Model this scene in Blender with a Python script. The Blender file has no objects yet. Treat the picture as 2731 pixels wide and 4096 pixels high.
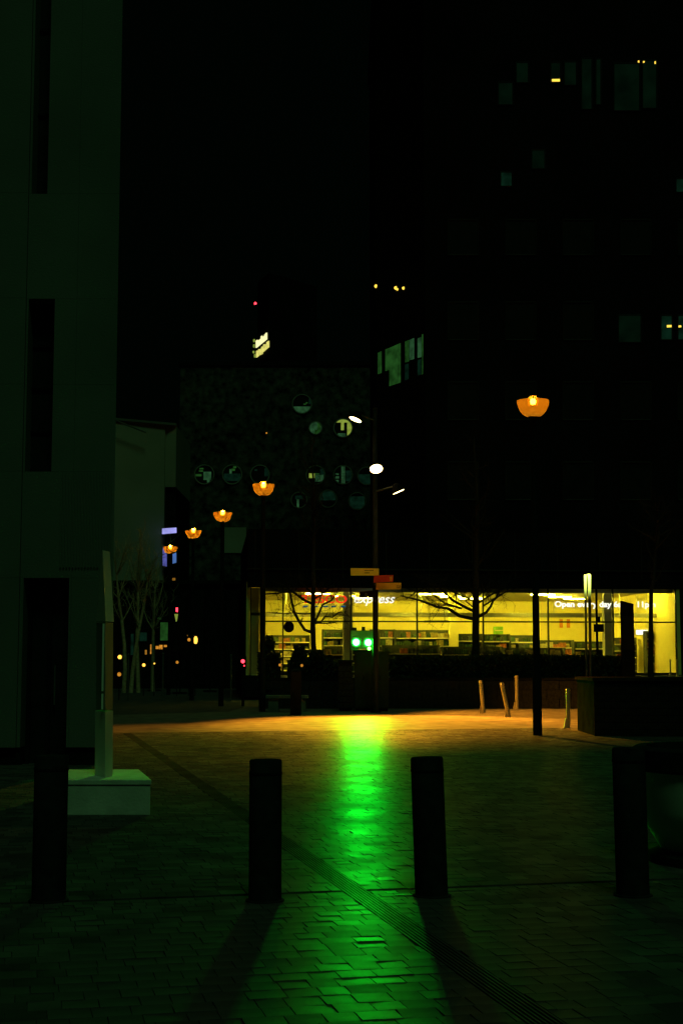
import bpy, bmesh, math, random
import numpy as np
from mathutils import Vector, Matrix, Euler

R = math.radians
random.seed(7)
rng = np.random.default_rng(7)
scene = bpy.context.scene
col = scene.collection

# ------------------------------------------------------------------ camera
F = 5689.0; CX, CY = 1365.5, 2048.0; PITCH = math.atan(586.0 / F); CAMZ = 1.6
cd = bpy.data.cameras.new('camera'); cam = bpy.data.objects.new('camera', cd); col.objects.link(cam)
cd.sensor_fit = 'VERTICAL'; cd.sensor_height = 36.0; cd.sensor_width = 24.0; cd.lens = 50.0
cd.clip_start = 0.1; cd.clip_end = 2000.0
cam.location = (0, 0, CAMZ); cam.rotation_euler = (R(90) + PITCH, 0, 0)
scene.camera = cam

# ------------------------------------------------------------------ night sky
world = bpy.data.worlds.new('World'); scene.world = world; world.use_nodes = True
wb = world.node_tree.nodes['Background']
wb.inputs[0].default_value = (0.25, 1.0, 0.5, 1); wb.inputs[1].default_value = 0.0007

# dim moon-like sky glow over the square, from high behind the camera
sd = bpy.data.lights.new('sun', 'SUN'); sd.energy = 0.24; sd.angle = R(12); sd.color = (0.30, 1.0, 0.36)
sun = bpy.data.objects.new('sun', sd); col.objects.link(sun)
sun.rotation_euler = Vector((-0.14, 0.52, -0.84)).to_track_quat('-Z', 'Y').to_euler()
sun.location = (20, -20, 40)

vs = scene.view_settings
vs.view_transform = 'Standard'; vs.look = 'None'; vs.exposure = 0.0; vs.gamma = 1.0; vs.use_curve_mapping = False
cy = scene.cycles
cy.max_bounces = 6; cy.diffuse_bounces = 3; cy.glossy_bounces = 3; cy.transparent_max_bounces = 16
cy.transmission_bounces = 4; cy.caustics_reflective = False; cy.caustics_refractive = False
cy.sample_clamp_indirect = 4.0
cy.use_denoising = True

# ------------------------------------------------------------------ helpers
SP, CP = math.sin(PITCH), math.cos(PITCH)
def ray(px, py):
    a = (px - CX) / F; b = -(py - CY) / F
    return Vector((a, CP - b * SP, SP + b * CP))
def at(px, py, Y):
    r = ray(px, py); t = Y / r.y
    return Vector((r.x * t, Y, CAMZ + r.z * t))
def gnd(px, py, z=0.0):
    r = ray(px, py); t = (z - CAMZ) / r.z
    return Vector((r.x * t, r.y * t, z))
def pxm(Y): return F / Y          # pixels per metre at distance Y

def nod(m, t, **kw):
    n = m.node_tree.nodes.new(t)
    for k, v in kw.items(): setattr(n, k, v)
    return n
def mat(name, c=(0.1, 0.1, 0.1), rough=0.7, spec=0.3, metal=0.0, var=0.35, scale=3.0, bump=0.0, bscale=40.0, emit=None, estr=0.0):
    m = bpy.data.materials.new(name); m.use_nodes = True
    nt = m.node_tree; b = nt.nodes['Principled BSDF']; L = nt.links.new
    b.inputs['Roughness'].default_value = rough; b.inputs['Metallic'].default_value = metal
    b.inputs['Specular IOR Level'].default_value = spec
    tc = nod(m, 'ShaderNodeTexCoord')
    n = nod(m, 'ShaderNodeTexNoise'); n.inputs['Scale'].default_value = scale; n.inputs['Detail'].default_value = 6
    L(tc.outputs['Object'], n.inputs['Vector'])
    r = nod(m, 'ShaderNodeValToRGB')
    r.color_ramp.elements[0].position = 0.3; r.color_ramp.elements[1].position = 0.7
    r.color_ramp.elements[0].color = tuple(x * (1 - var) for x in c) + (1,)
    r.color_ramp.elements[1].color = tuple(min(1, x * (1 + var)) for x in c) + (1,)
    L(n.outputs['Fac'], r.inputs['Fac']); L(r.outputs['Color'], b.inputs['Base Color'])
    if bump:
        n2 = nod(m, 'ShaderNodeTexNoise'); n2.inputs['Scale'].default_value = bscale; n2.inputs['Detail'].default_value = 4
        L(tc.outputs['Object'], n2.inputs['Vector'])
        bp = nod(m, 'ShaderNodeBump'); bp.inputs['Strength'].default_value = bump; bp.inputs['Distance'].default_value = 0.02
        L(n2.outputs['Fac'], bp.inputs['Height']); L(bp.outputs['Normal'], b.inputs['Normal'])
    if emit:
        b.inputs['Emission Color'].default_value = tuple(emit) + (1,); b.inputs['Emission Strength'].default_value = estr
    return m
def emat(name, c, s, var=0.0, scale=2.0):
    m = bpy.data.materials.new(name); m.use_nodes = True
    nt = m.node_tree; nt.nodes.remove(nt.nodes['Principled BSDF'])
    e = nod(m, 'ShaderNodeEmission'); e.inputs[0].default_value = tuple(c) + (1,); e.inputs[1].default_value = s
    nt.links.new(e.outputs[0], nt.nodes['Material Output'].inputs[0])
    if var:
        tc = nod(m, 'ShaderNodeTexCoord'); n = nod(m, 'ShaderNodeTexNoise'); n.inputs['Scale'].default_value = scale
        mp = nod(m, 'ShaderNodeMapRange'); mp.inputs[1].default_value = 0.3; mp.inputs[2].default_value = 0.7
        mp.inputs[3].default_value = s * (1 - var); mp.inputs[4].default_value = s * (1 + var)
        nt.links.new(tc.outputs['Object'], n.inputs['Vector']); nt.links.new(n.outputs['Fac'], mp.inputs[0])
        nt.links.new(mp.outputs[0], e.inputs[1])
    return m
def pane_mat(name, tint=(0.95, 0.97, 0.9), gl=0.05):
    m = bpy.data.materials.new(name); m.use_nodes = True
    nt = m.node_tree; nt.nodes.remove(nt.nodes['Principled BSDF'])
    t = nod(m, 'ShaderNodeBsdfTransparent'); t.inputs[0].default_value = tuple(tint) + (1,)
    g = nod(m, 'ShaderNodeBsdfGlossy'); g.inputs['Roughness'].default_value = 0.04
    x = nod(m, 'ShaderNodeMixShader'); x.inputs[0].default_value = gl
    nt.links.new(t.outputs[0], x.inputs[1]); nt.links.new(g.outputs[0], x.inputs[2])
    nt.links.new(x.outputs[0], nt.nodes['Material Output'].inputs[0])
    return m

def world_loc(o):
    v = Vector(o.location)
    while o.parent: o = o.parent; v += Vector(o.location)
    return v
class MB:
    def __init__(s): s.v = []; s.f = []
    def add(s, vs_, fs_):
        n = len(s.v); s.v += [tuple(v) for v in vs_]; s.f += [tuple(i + n for i in f) for f in fs_]; return s
    def box(s, a, b):
        x0, x1 = sorted((a[0], b[0])); y0, y1 = sorted((a[1], b[1])); z0, z1 = sorted((a[2], b[2]))
        return s.add([(x0, y0, z0), (x1, y0, z0), (x1, y1, z0), (x0, y1, z0), (x0, y0, z1), (x1, y0, z1), (x1, y1, z1), (x0, y1, z1)],
                     [(0, 3, 2, 1), (4, 5, 6, 7), (0, 1, 5, 4), (1, 2, 6, 5), (2, 3, 7, 6), (3, 0, 4, 7)])
    def prism(s, pts, z0, z1):          # footprint polygon (counter-clockwise) pulled up
        n = len(pts)
        vs_ = [(p[0], p[1], z0) for p in pts] + [(p[0], p[1], z1) for p in pts]
        return s.add(vs_, [tuple(range(n - 1, -1, -1)), tuple(range(n, 2 * n))] + [(i, (i + 1) % n, n + (i + 1) % n, n + i) for i in range(n)])
    def hull8(s, bot, top):             # two quads (4 points each), joined
        return s.add(list(bot) + list(top), [(3, 2, 1, 0), (4, 5, 6, 7), (0, 1, 5, 4), (1, 2, 6, 5), (2, 3, 7, 6), (3, 0, 4, 7)])
    def slab(s, o, u, v, poly, t):      # polygon in the plane o+u*a+v*b, thickened along the normal by t
        o, u, v = Vector(o), Vector(u), Vector(v); nrm = u.cross(v).normalized() * t
        n = len(poly)
        p = [o + u * a + v * b for a, b in poly]
        return s.add([q for q in p] + [q + nrm for q in p], [tuple(range(n - 1, -1, -1)), tuple(range(n, 2 * n))] + [(i, (i + 1) % n, n + (i + 1) % n, n + i) for i in range(n)])
    def tube(s, pts, rad, n=8, cap=True):
        pts = [Vector(p) for p in pts]
        if not hasattr(rad, '__len__'): rad = [rad] * len(pts)
        base = len(s.v); k = len(pts)
        ref = None
        for i, p in enumerate(pts):
            d = (pts[min(i + 1, k - 1)] - pts[max(i - 1, 0)])
            if d.length < 1e-9: d = Vector((0, 0, 1))
            d.normalize()
            if ref is None: ref = Vector((1, 0, 0)) if abs(d.x) < 0.8 else Vector((0, 1, 0))
            a = (ref - d * ref.dot(d)).normalized(); b = d.cross(a); ref = a
            for j in range(n):
                w = 2 * math.pi * j / n
                s.v.append(tuple(p + (a * math.cos(w) + b * math.sin(w)) * rad[i]))
        for i in range(k - 1):
            for j in range(n):
                j2 = (j + 1) % n
                s.f.append((base + i * n + j, base + i * n + j2, base + (i + 1) * n + j2, base + (i + 1) * n + j))
        if cap:
            s.f.append(tuple(base + j for j in range(n - 1, -1, -1))); s.f.append(tuple(base + (k - 1) * n + j for j in range(n)))
        return s
    def lathe(s, c, prof, n=32, axis=None, cap0=True, cap1=True):
        c = Vector(c)
        q = Vector((0, 0, 1)).rotation_difference(Vector(axis)).to_matrix() if axis is not None else Matrix.Identity(3)
        base = len(s.v); k = len(prof)
        for r, z in prof:
            for j in range(n):
                w = 2 * math.pi * j / n
                s.v.append(tuple(c + q @ Vector((r * math.cos(w), r * math.sin(w), z))))
        for i in range(k - 1):
            for j in range(n):
                j2 = (j + 1) % n
                s.f.append((base + i * n + j, base + i * n + j2, base + (i + 1) * n + j2, base + (i + 1) * n + j))
        if cap0: s.f.append(tuple(base + j for j in range(n - 1, -1, -1)))
        if cap1: s.f.append(tuple(base + (k - 1) * n + j for j in range(n)))
        return s
    def build(s, name, m, parent=None, smooth=False, loc=None, bevel=0.0):
        if parent is not None: off = world_loc(parent)
        elif loc is not None: off = Vector(loc)
        else:
            a = np.array(s.v); off = Vector(((a[:, 0].min() + a[:, 0].max()) / 2, (a[:, 1].min() + a[:, 1].max()) / 2, a[:, 2].min()))
        me = bpy.data.meshes.new(name)
        me.from_pydata([(v[0] - off.x, v[1] - off.y, v[2] - off.z) for v in s.v], [], s.f)
        if m: me.materials.append(m)
        if smooth:
            me.polygons.foreach_set('use_smooth', [True] * len(me.polygons))
            me.set_sharp_from_angle(angle=R(40))
        me.update()
        o = bpy.data.objects.new(name, me); col.objects.link(o)
        if parent is not None: o.parent = parent
        else: o.location = off
        if bevel:
            md = o.modifiers.new('bevel', 'BEVEL'); md.width = bevel; md.segments = 2; md.limit_method = 'ANGLE'
        return o
def tag(o, label=None, cat=None, group=None, kind=None):
    if label: o['label'] = label
    if cat: o['category'] = cat
    if group: o['group'] = group
    if kind: o['kind'] = kind
    return o
def root(name, loc, label, cat, group=None):
    o = bpy.data.objects.new(name, None); col.objects.link(o); o.location = loc; o.empty_display_size = 0.3
    return tag(o, label, cat, group)
def copy_tree(o, parent=None):
    c = o.copy(); col.objects.link(c); c.parent = parent
    for ch in list(o.children): copy_tree(ch, c)
    return c
def circle_poly(cx, cz, r, n=40): return [(cx + r * math.cos(2 * math.pi * i / n), cz + r * math.sin(2 * math.pi * i / n)) for i in range(n)]
def clip_circle(x0, x1, y0, y1, r, n=64):     # rectangle clipped to a circle at the origin
    poly = [(x0, y0), (x1, y0), (x1, y1), (x0, y1)]
    for i in range(n):
        w = 2 * math.pi * i / n; nx, ny = math.cos(w), math.sin(w); out = []
        for k in range(len(poly)):
            p, q = poly[k], poly[(k + 1) % len(poly)]
            dp, dq = p[0] * nx + p[1] * ny - r, q[0] * nx + q[1] * ny - r
            if dp <= 0: out.append(p)
            if (dp < 0 < dq) or (dq < 0 < dp):
                t = dp / (dp - dq); out.append((p[0] + (q[0] - p[0]) * t, p[1] + (q[1] - p[1]) * t))
        poly = out
        if len(poly) < 3: return []
    return poly

# ------------------------------------------------------------------ materials
M = {}
def ground_mat(name, base, gl, r0, r1, brick=False):
    m = bpy.data.materials.new(name); m.use_nodes = True
    nt = m.node_tree; L = nt.links.new; nt.nodes.remove(nt.nodes['Principled BSDF'])
    tc = nod(m, 'ShaderNodeTexCoord')
    d = nod(m, 'ShaderNodeBsdfDiffuse'); g = nod(m, 'ShaderNodeBsdfGlossy'); mx = nod(m, 'ShaderNodeMixShader')
    n = nod(m, 'ShaderNodeTexNoise'); n.inputs['Scale'].default_value = 2.2; n.inputs['Detail'].default_value = 8
    L(tc.outputs['Object'], n.inputs['Vector'])
    cr = nod(m, 'ShaderNodeValToRGB'); e = cr.color_ramp.elements
    e[0].position = 0.3; e[1].position = 0.7
    e[0].color = tuple(x * 0.65 for x in base) + (1,); e[1].color = tuple(x * 1.35 for x in base) + (1,)
    L(n.outputs['Fac'], cr.inputs['Fac'])
    oi = nod(m, 'ShaderNodeNewGeometry')
    hs = nod(m, 'ShaderNodeHueSaturation'); mr = nod(m, 'ShaderNodeMapRange')
    mr.inputs[3].default_value = 0.7; mr.inputs[4].default_value = 1.3
    L(oi.outputs['Random Per Island'], mr.inputs[0]); L(mr.outputs[0], hs.inputs['Value']); L(cr.outputs['Color'], hs.inputs['Color'])
    L(hs.outputs['Color'], d.inputs['Color'])
    rr = nod(m, 'ShaderNodeMapRange'); rr.inputs[1].default_value = 0.35; rr.inputs[2].default_value = 0.65
    rr.inputs[3].default_value = r0; rr.inputs[4].default_value = r1
    n3 = nod(m, 'ShaderNodeTexNoise'); n3.inputs['Scale'].default_value = 1.1; n3.inputs['Detail'].default_value = 5
    L(tc.outputs['Object'], n3.inputs['Vector']); L(n3.outputs['Fac'], rr.inputs[0]); L(rr.outputs[0], g.inputs['Roughness'])
    n2 = nod(m, 'ShaderNodeTexNoise'); n2.inputs['Scale'].default_value = 60.0; n2.inputs['Detail'].default_value = 5
    L(tc.outputs['Object'], n2.inputs['Vector'])
    bp = nod(m, 'ShaderNodeBump'); bp.inputs['Strength'].default_value = 0.06; bp.inputs['Distance'].default_value = 0.01
    if brick:
        br = nod(m, 'ShaderNodeTexBrick'); br.inputs['Scale'].default_value = 1.0
        br.inputs['Brick Width'].default_value = 0.145; br.inputs['Row Height'].default_value = 0.17; br.inputs['Mortar Size'].default_value = 0.012
        br.inputs['Color1'].default_value = (1, 1, 1, 1); br.inputs['Color2'].default_value = (0.6, 0.6, 0.6, 1); br.inputs['Mortar'].default_value = (0, 0, 0, 1)
        mp = nod(m, 'ShaderNodeMapping'); mp.inputs['Rotation'].default_value = (0, 0, R(-12.7))
        L(tc.outputs['Object'], mp.inputs['Vector']); L(mp.outputs[0], br.inputs['Vector'])
        bp2 = nod(m, 'ShaderNodeBump'); bp2.inputs['Strength'].default_value = 0.3; bp2.inputs['Distance'].default_value = 0.006
        L(br.outputs['Color'], bp2.inputs['Height']); L(bp2.outputs['Normal'], bp.inputs['Normal'])
    n4 = nod(m, 'ShaderNodeTexNoise'); n4.inputs['Scale'].default_value = 4.0; n4.inputs['Detail'].default_value = 3
    L(tc.outputs['Object'], n4.inputs['Vector'])
    bq = nod(m, 'ShaderNodeBump'); bq.inputs['Strength'].default_value = 0.30; bq.inputs['Distance'].default_value = 0.012
    L(n4.outputs['Fac'], bq.inputs['Height'])
    if brick: L(bq.outputs['Normal'], bp2.inputs['Normal'])
    else: L(bq.outputs['Normal'], bp.inputs['Normal'])
    L(n2.outputs['Fac'], bp.inputs['Height']); L(bp.outputs['Normal'], g.inputs['Normal']); L(bp.outputs['Normal'], d.inputs['Normal'])
    mx.inputs[0].default_value = gl
    L(d.outputs[0], mx.inputs[1]); L(g.outputs[0], mx.inputs[2]); L(mx.outputs[0], nt.nodes['Material Output'].inputs[0])
    return m
M['sett'] = ground_mat('damp stone setts', (0.058, 0.055, 0.052), 0.023, 0.31, 0.42)
M['paving'] = ground_mat('damp paving', (0.10, 0.09, 0.08), 0.023, 0.31, 0.42, brick=True)
M['settside'] = mat('sett edge', (0.05, 0.047, 0.044), 0.9, 0.0)
M['asphalt'] = ground_mat('asphalt', (0.045, 0.045, 0.045), 0.02, 0.5, 0.7)
M['plinth'] = mat('pale plinth stone', (0.52, 0.54, 0.48), 0.7, 0.2, var=0.15, scale=5, bump=0.2)
M['concrete'] = mat('pale concrete', (0.115, 0.125, 0.112), 0.8, 0.2, var=0.15, scale=0.6, bump=0.3)
M['darkglass'] = mat('dark glazing', (0.012, 0.013, 0.013), 0.3, 0.3)
M['blackmetal'] = mat('black painted metal', (0.010, 0.010, 0.010), 0.7, 0.0, bump=0.1)
M['bollard'] = mat('dark cast iron', (0.020, 0.020, 0.020), 0.75, 0.0, bump=0.2, scale=12)
M['greymetal'] = mat('grey metal', (0.07, 0.075, 0.075), 0.5, 0.2, var=0.15)
M['columnpaint'] = mat('dark column paint', (0.022, 0.026, 0.025), 0.5, 0.05)
M['ring'] = mat('window ring metal', (0.22, 0.24, 0.22), 0.5, 0.3)
M['steel'] = mat('brushed steel', (0.48, 0.43, 0.30), 0.42, 0.2, metal=0.6, var=0.1, scale=20)
M['tower'] = mat('black cladding', (0.008, 0.008, 0.008), 0.7, 0.0, var=0.3, scale=0.4)
M['cladding'] = mat('mottled dark cladding', (0.045, 0.048, 0.042), 0.8, 0.0, var=0.9, scale=2.6, bump=0.8, bscale=5)
M['pale'] = mat('pale render', (0.24, 0.25, 0.20), 0.8, 0.15, var=0.15, scale=0.3)
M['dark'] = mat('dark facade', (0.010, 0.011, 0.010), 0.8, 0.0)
M['bark'] = mat('dark bark', (0.025, 0.022, 0.018), 0.9, 0.1, scale=12, bump=0.5)
M['palebark'] = mat('pale bark', (0.40, 0.32, 0.20), 0.9, 0.1, scale=8)
M['leaf'] = mat('dark evergreen leaf', (0.018, 0.030, 0.015), 0.7, 0.2, scale=8)
M['frame'] = mat('dark window frame', (0.02, 0.022, 0.02), 0.5, 0.2)
M['brick'] = mat('dark red brick', (0.030, 0.018, 0.014), 0.85, 0.0, scale=6)
M['shopwall'] = mat('cream shop wall', (0.72, 0.65, 0.22), 0.8, 0.1, var=0.05)
M['shopceil'] = mat('white shop ceiling', (0.70, 0.64, 0.40), 0.85, 0.1, var=0.04)
M['shopfloor'] = mat('shop floor tile', (0.35, 0.33, 0.28), 0.4, 0.3, var=0.1)
M['band'] = mat('grey bulkhead', (0.30, 0.30, 0.24), 0.7, 0.1, var=0.08)
M['shelf'] = mat('shelf metal', (0.55, 0.52, 0.42), 0.5, 0.3, var=0.05)
M['shelfback'] = mat('dark shelf back', (0.05, 0.06, 0.05), 0.7, 0.1)
M['pane'] = pane_mat('shop glass')
M['tube'] = emat('fluorescent tube', (1.0, 0.77, 0.055), 640.0)
M['lens_green'] = emat('green signal lens', (0.012, 1.0, 0.035), 120.0)
M['glow_small'] = emat('small green glow', (0.25, 1.0, 0.10), 12.0)
M['sodium'] = emat('sodium bulb', (1.0, 0.68, 0.17), 170.0)
M['flood'] = emat('floodlight lens', (1.0, 0.72, 0.28), 14.0)
M['red_lamp'] = emat('red lamp', (1.0, 0.03, 0.05), 5.0)
M['warm'] = emat('warm lamp', (1.0, 0.50, 0.06), 2.2)
M['warmdim'] = emat('warm dim window', (1.0, 0.45, 0.05), 0.35, var=0.5, scale=3)
M['amberdim'] = emat('amber light', (1.0, 0.40, 0.04), 0.55, var=0.4, scale=6)
M['blue'] = emat('blue lit sign', (0.42, 0.42, 1.0), 0.85, var=0.25, scale=1.2)
M['cyan'] = emat('light blue banner', (0.16, 0.36, 0.95), 0.42, var=0.3, scale=1.2)
M['violet'] = emat('violet banner', (0.22, 0.24, 0.9), 0.40, var=0.3, scale=1.2)
M['signyellow'] = emat('lit yellow letters', (1.0, 0.92, 0.22), 0.75, var=0.3, scale=2)
M['signwhite'] = emat('lit pale letters', (1.0, 0.95, 0.45), 1.15, var=0.1, scale=2)
M['redtext'] = emat('red vinyl self-glow', (0.95, 0.05, 0.015), 0.75)  # vinyl letters and dashes; shop light through them put in as emission
M['whitetext'] = emat('white vinyl self-glow', (1.0, 0.98, 0.82), 1.25)
M['bluetext'] = emat('blue vinyl self-glow', (0.005, 0.07, 0.22), 0.9)
M['win1'] = emat('dim lit window', (0.10, 0.50, 0.08), 0.09, var=0.5, scale=2.5)
M['win2'] = emat('very dim window', (0.12, 0.6, 0.25), 0.0065, var=0.4, scale=1.0)
M['win3'] = emat('pale lit interior', (0.55, 0.75, 0.10), 0.36, var=0.3, scale=3)
M['win4'] = emat('greenish interior', (0.16, 0.60, 0.22), 0.085, var=0.5, scale=3)
M['win5'] = emat('faint interior', (0.10, 0.60, 0.30), 0.016, var=0.5, scale=3)
M['winlamp'] = emat('room lamp', (1.0, 0.66, 0.07), 1.5)

# ------------------------------------------------------------------ ground
SD = Vector((-0.225, 1.0, 0)).normalized()           # street axis
CD = Vector((SD.y, -SD.x, 0))                        # across the street
g = MB().box((-600, -60, -0.60), (600, 1200, -0.12)).build('ground', M['asphalt'], loc=(0, 0, -0.12)); tag(g, kind='structure')
pl = [(-40, -12), (40, -12), (40, 47.5), (-3.2, 47.5), (-3.4, 43.4), (-9.0, 38.6), (-40, 36.0)]
plaza = MB().prism(pl, -0.60 + 0.49, 0.0).build('pavement', M['paving'], loc=(0, 0, 0)); tag(plaza, kind='structure')

# setts laid in courses square to the street axis
SW, SLN, JT = 0.165, 0.17, 0.0028
BAND0, BAND1 = 9.28, 9.75                               # cobbled band, measured along the street axis from the origin
DRX = (gnd(1304, 3512).x + 0.225 * gnd(1304, 3512).y)   # drain offset
dr_c = CD.dot(gnd(1334, 3512)) ; DRW = 0.085
def sett_shape(w, l, h, jx, jy):
    b = 0.0015
    v = [(-w/2, -l/2, 0), (w/2, -l/2, 0), (w/2, l/2, 0), (-w/2, l/2, 0),
         (-w/2, -l/2, h - b), (w/2, -l/2, h - b), (w/2, l/2, h - b), (-w/2, l/2, h - b),
         (-w/2 + b, -l/2 + b, h), (w/2 - b, -l/2 + b, h), (w/2 - b, l/2 - b, h), (-w/2 + b, l/2 - b, h)]
    f = [(8, 9, 10, 11)] + [(i, (i + 1) % 4, 4 + (i + 1) % 4, 4 + i) for i in range(4)] + [(4 + i, 4 + (i + 1) % 4, 8 + (i + 1) % 4, 8 + i) for i in range(4)]
    return v, f
sett_list = []
h0 = 0.012
s_pos = 4.6
while s_pos < 31.0:
    inband = BAND0 - 0.02 < s_pos < BAND1
    ln = 0.115 if inband else SLN * random.uniform(0.94, 1.06)
    c_pos = -14 + random.uniform(0, 0.14)
    while c_pos < 12:
        w = (0.105 if inband else SW) * random.uniform(0.8, 1.22)
        cc = c_pos + w / 2; ss = s_pos + ln / 2
        P = CD * cc + SD * ss
        half = P.y * 0.252 + 1.5
        if abs(P.x) < half and P.y > 4.6:
            segs = [(cc - w / 2, cc + w / 2)]
            if cc + w / 2 > dr_c - DRW and cc - w / 2 < dr_c + DRW:      # trimmed beside the drain
                segs = [(cc - w / 2, dr_c - DRW), (dr_c + DRW, cc + w / 2)]
            for s0, s1 in segs:
                if s1 - s0 > 0.025:
                    P = CD * ((s0 + s1) / 2) + SD * ss
                    sett_list.append((P.x, P.y, s1 - s0 - JT, ln - 0.0012, inband))
        c_pos += w
    s_pos += ln
    if inband and s_pos >= BAND1 - 0.11: s_pos = BAND1
ang = math.atan2(CD.y, CD.x)
base_v = np.array(sett_shape(1, 1, h0, 0, 0)[0])
def sett_verts(x, y, w, l, inband):
    v, f = sett_shape(w, l, h0 + random.uniform(-0.0008, 0.0008), 0, 0)
    a = np.array(v)
    tx, ty = rng.normal(0, 0.009 if not inband else 0.014), rng.normal(0, 0.011 if not inband else 0.016)
    top = a[:, 2] > 0.0005
    a[top, 2] += a[top, 0] * tx + a[top, 1] * ty
    r = ang + rng.normal(0, 0.012); c, s = math.cos(r), math.sin(r)
    return np.column_stack((a[:, 0] * c - a[:, 1] * s, a[:, 0] * s + a[:, 1] * c, a[:, 2])), f
bed = MB().prism([(-14, 4.2), (14, 4.2), (14, 31), (-14, 31)], 0.0005, 0.003).build('sett_bed', M['settside'], plaza)
# the 300 that show largest stay single pieces (children of the pavement)
def vis(p):
    x, y = p[0], p[1]; px = CX + x / y * F
    return 250 < px < 2500
order = sorted(range(len(sett_list)), key=lambda i: (not vis(sett_list[i]), (sett_list[i][1] - 6.3) + abs(sett_list[i][0] - 0.15) * 1.5 if sett_list[i][1] > 6.35 else 99))
near = set(order[:300])
big_v, big_f = [], []
nb = 0
for i, st in enumerate(sett_list):
    v, f = sett_verts(*st)
    if i in near:
        me = bpy.data.meshes.new('sett'); me.from_pydata([tuple(q) for q in v], [], f); me.materials.append(M['sett']); me.materials.append(M['settside'])
        me.polygons.foreach_set('material_index', [0] + [1] * 8)
        o = bpy.data.objects.new('sett', me); col.objects.link(o); o.parent = plaza; o.location = (st[0], st[1], 0.003)
    else:
        big_v.append(v + np.array([st[0], st[1], 0.003])); big_f += [tuple(k + nb for k in q) for q in f]; nb += len(v)
mb = MB(); mb.v = [tuple(q) for q in np.concatenate(big_v)]; mb.f = big_f
o = mb.build('setts', M['sett'], plaza); tag(o, kind='stuff')
o.data.materials.append(M['settside'])
mi = np.ones(len(big_f), dtype=np.int32); mi[::9] = 0
o.data.polygons.foreach_set('material_index', mi)

# slot drain along the street axis
dr = root('drain_channel', CD * dr_c + SD * 12, 'narrow ribbed metal drain channel running diagonally across the setts', 'drain')
tr = MB().prism([tuple((CD * (dr_c + a) + SD * b)[:2]) for a, b in ((-DRW, 5.4), (DRW, 5.4), (DRW, 31), (-DRW, 31))], 0.003, 0.006)
tr.build('channel', M['settside'], dr)
for k in range(7):
    c0 = dr_c - DRW + 0.006 + k * (2 * DRW - 0.012 - 0.012) / 6
    MB().prism([tuple((CD * (c0 + a) + SD * b)[:2]) for a, b in ((0, 5.4), (0.012, 5.4), (0.012, 31), (0, 31))], 0.006, 0.0165).build('rib', M['sett'], dr)

# ------------------------------------------------------------------ left building
YF = 21.5; TH = 0.38; HB = 15.0
fx = lambda px, py=2200: at(px, py, YF).x
fz = lambda py: at(200, py, YF).z
XR = fx(456); XL = XR - 9.0
lb = root('concrete_building', ((XL + XR) / 2, YF + 4, 0), 'tall pale concrete building with slot windows beside the signed plinth', 'building')
z_base = fz(2990); z_d = fz(2312); z_s0, z_s1 = fz(1886), fz(1195); z_t0, z_t1 = fz(775), HB - 0.6
xd0, xd1 = fx(88, 2700), fx(270, 2700); xs0, xs1 = fx(110, 1500), fx(214, 1500); xt0, xt1 = fx(134, 500), fx(196, 500)
# the wall is laid up in large panels with open joints; the slots and the door are real openings
def panel(x0, x1, z0, z1, name='wall_panel', y0=YF, m='concrete'):
    if x1 - x0 < 0.02 or z1 - z0 < 0.02: return
    cut = 0.14 if x1 > XR - 0.01 else 0.0
    MB().prism([(x0 + 0.0015, y0), (x1 - 0.0015, y0), (x1 - 0.0015 - cut, YF + TH), (x0 + 0.0015, YF + TH)], z0 + 0.0015, z1 - 0.0015).build(name, M[m], lb)
def wall_row(z0, z1, holes):
    cuts = [XL, fx(85) - 2.4, fx(85) - 1.2, fx(85), fx(290), XR]
    for a, b in zip(cuts[:-1], cuts[1:]):
        segs = [(a, b)]
        for h0, h1 in holes:
            ns = []
            for p, q in segs:
                if h1 <= p or h0 >= q: ns.append((p, q)); continue
                if h0 > p: ns.append((p, h0))
                if h1 < q: ns.append((h1, q))
            segs = ns
        for p, q in segs: panel(p, q, z0, z1, y0=YF - (0.05 if b <= fx(85) + 0.01 else 0.0))
wall_row(z_base, z_d, [(xd0, xd1)])
wall_row(z_d, z_s0, [])
zmid = (z_s0 + z_s1) / 2
wall_row(z_s0, zmid, [(xs0, xs1)]); wall_row(zmid, z_s1, [(xs0, xs1)])
wall_row(z_s1, z_t0, [])
wall_row(z_t0, z_t1, [(xt0, xt1)])
wall_row(z_t1, HB, [])
MB().box((XL, YF + 0.05, 0.0), (xd0, YF + TH, z_base)).build('plinth_course', M['dark'], lb)
MB().box((xd1, YF + 0.05, 0.0), (XR - 0.15, YF + TH, z_base)).build('plinth_course', M['dark'], lb)
MB().prism([(XL, YF + TH + 0.12), (XR - 0.2, YF + TH + 0.12), (XR - 3.0, YF + 9), (XL, YF + 9)], 0, HB - 0.02).build('core', M['concrete'], lb)
MB().prism([(XL, YF - 0.1), (XR, YF - 0.1), (XR - 3.0, YF + 9), (XL, YF + 9)], HB, HB + 0.3).build('roof', M['dark'], lb)
yg = YF + TH
d_ = MB().box((xd0, yg - 0.02, 0.0), (xd1, yg + 0.06, z_d)).build('door', M['darkglass'], lb)
for x in (xd0 + 0.01, (xd0 + xd1) / 2 - 0.03, xd1 - 0.07):
    MB().box((x, yg - 0.07, 0), (x + 0.06, yg - 0.021, z_d - 0.01)).build('door_frame', M['blackmetal'], d_)
MB().tube([((xd0 + xd1) / 2 + 0.1, yg - 0.10, 0.9), ((xd0 + xd1) / 2 + 0.1, yg - 0.10, 1.5)], 0.015).build('handle', M['greymetal'], d_)
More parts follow.
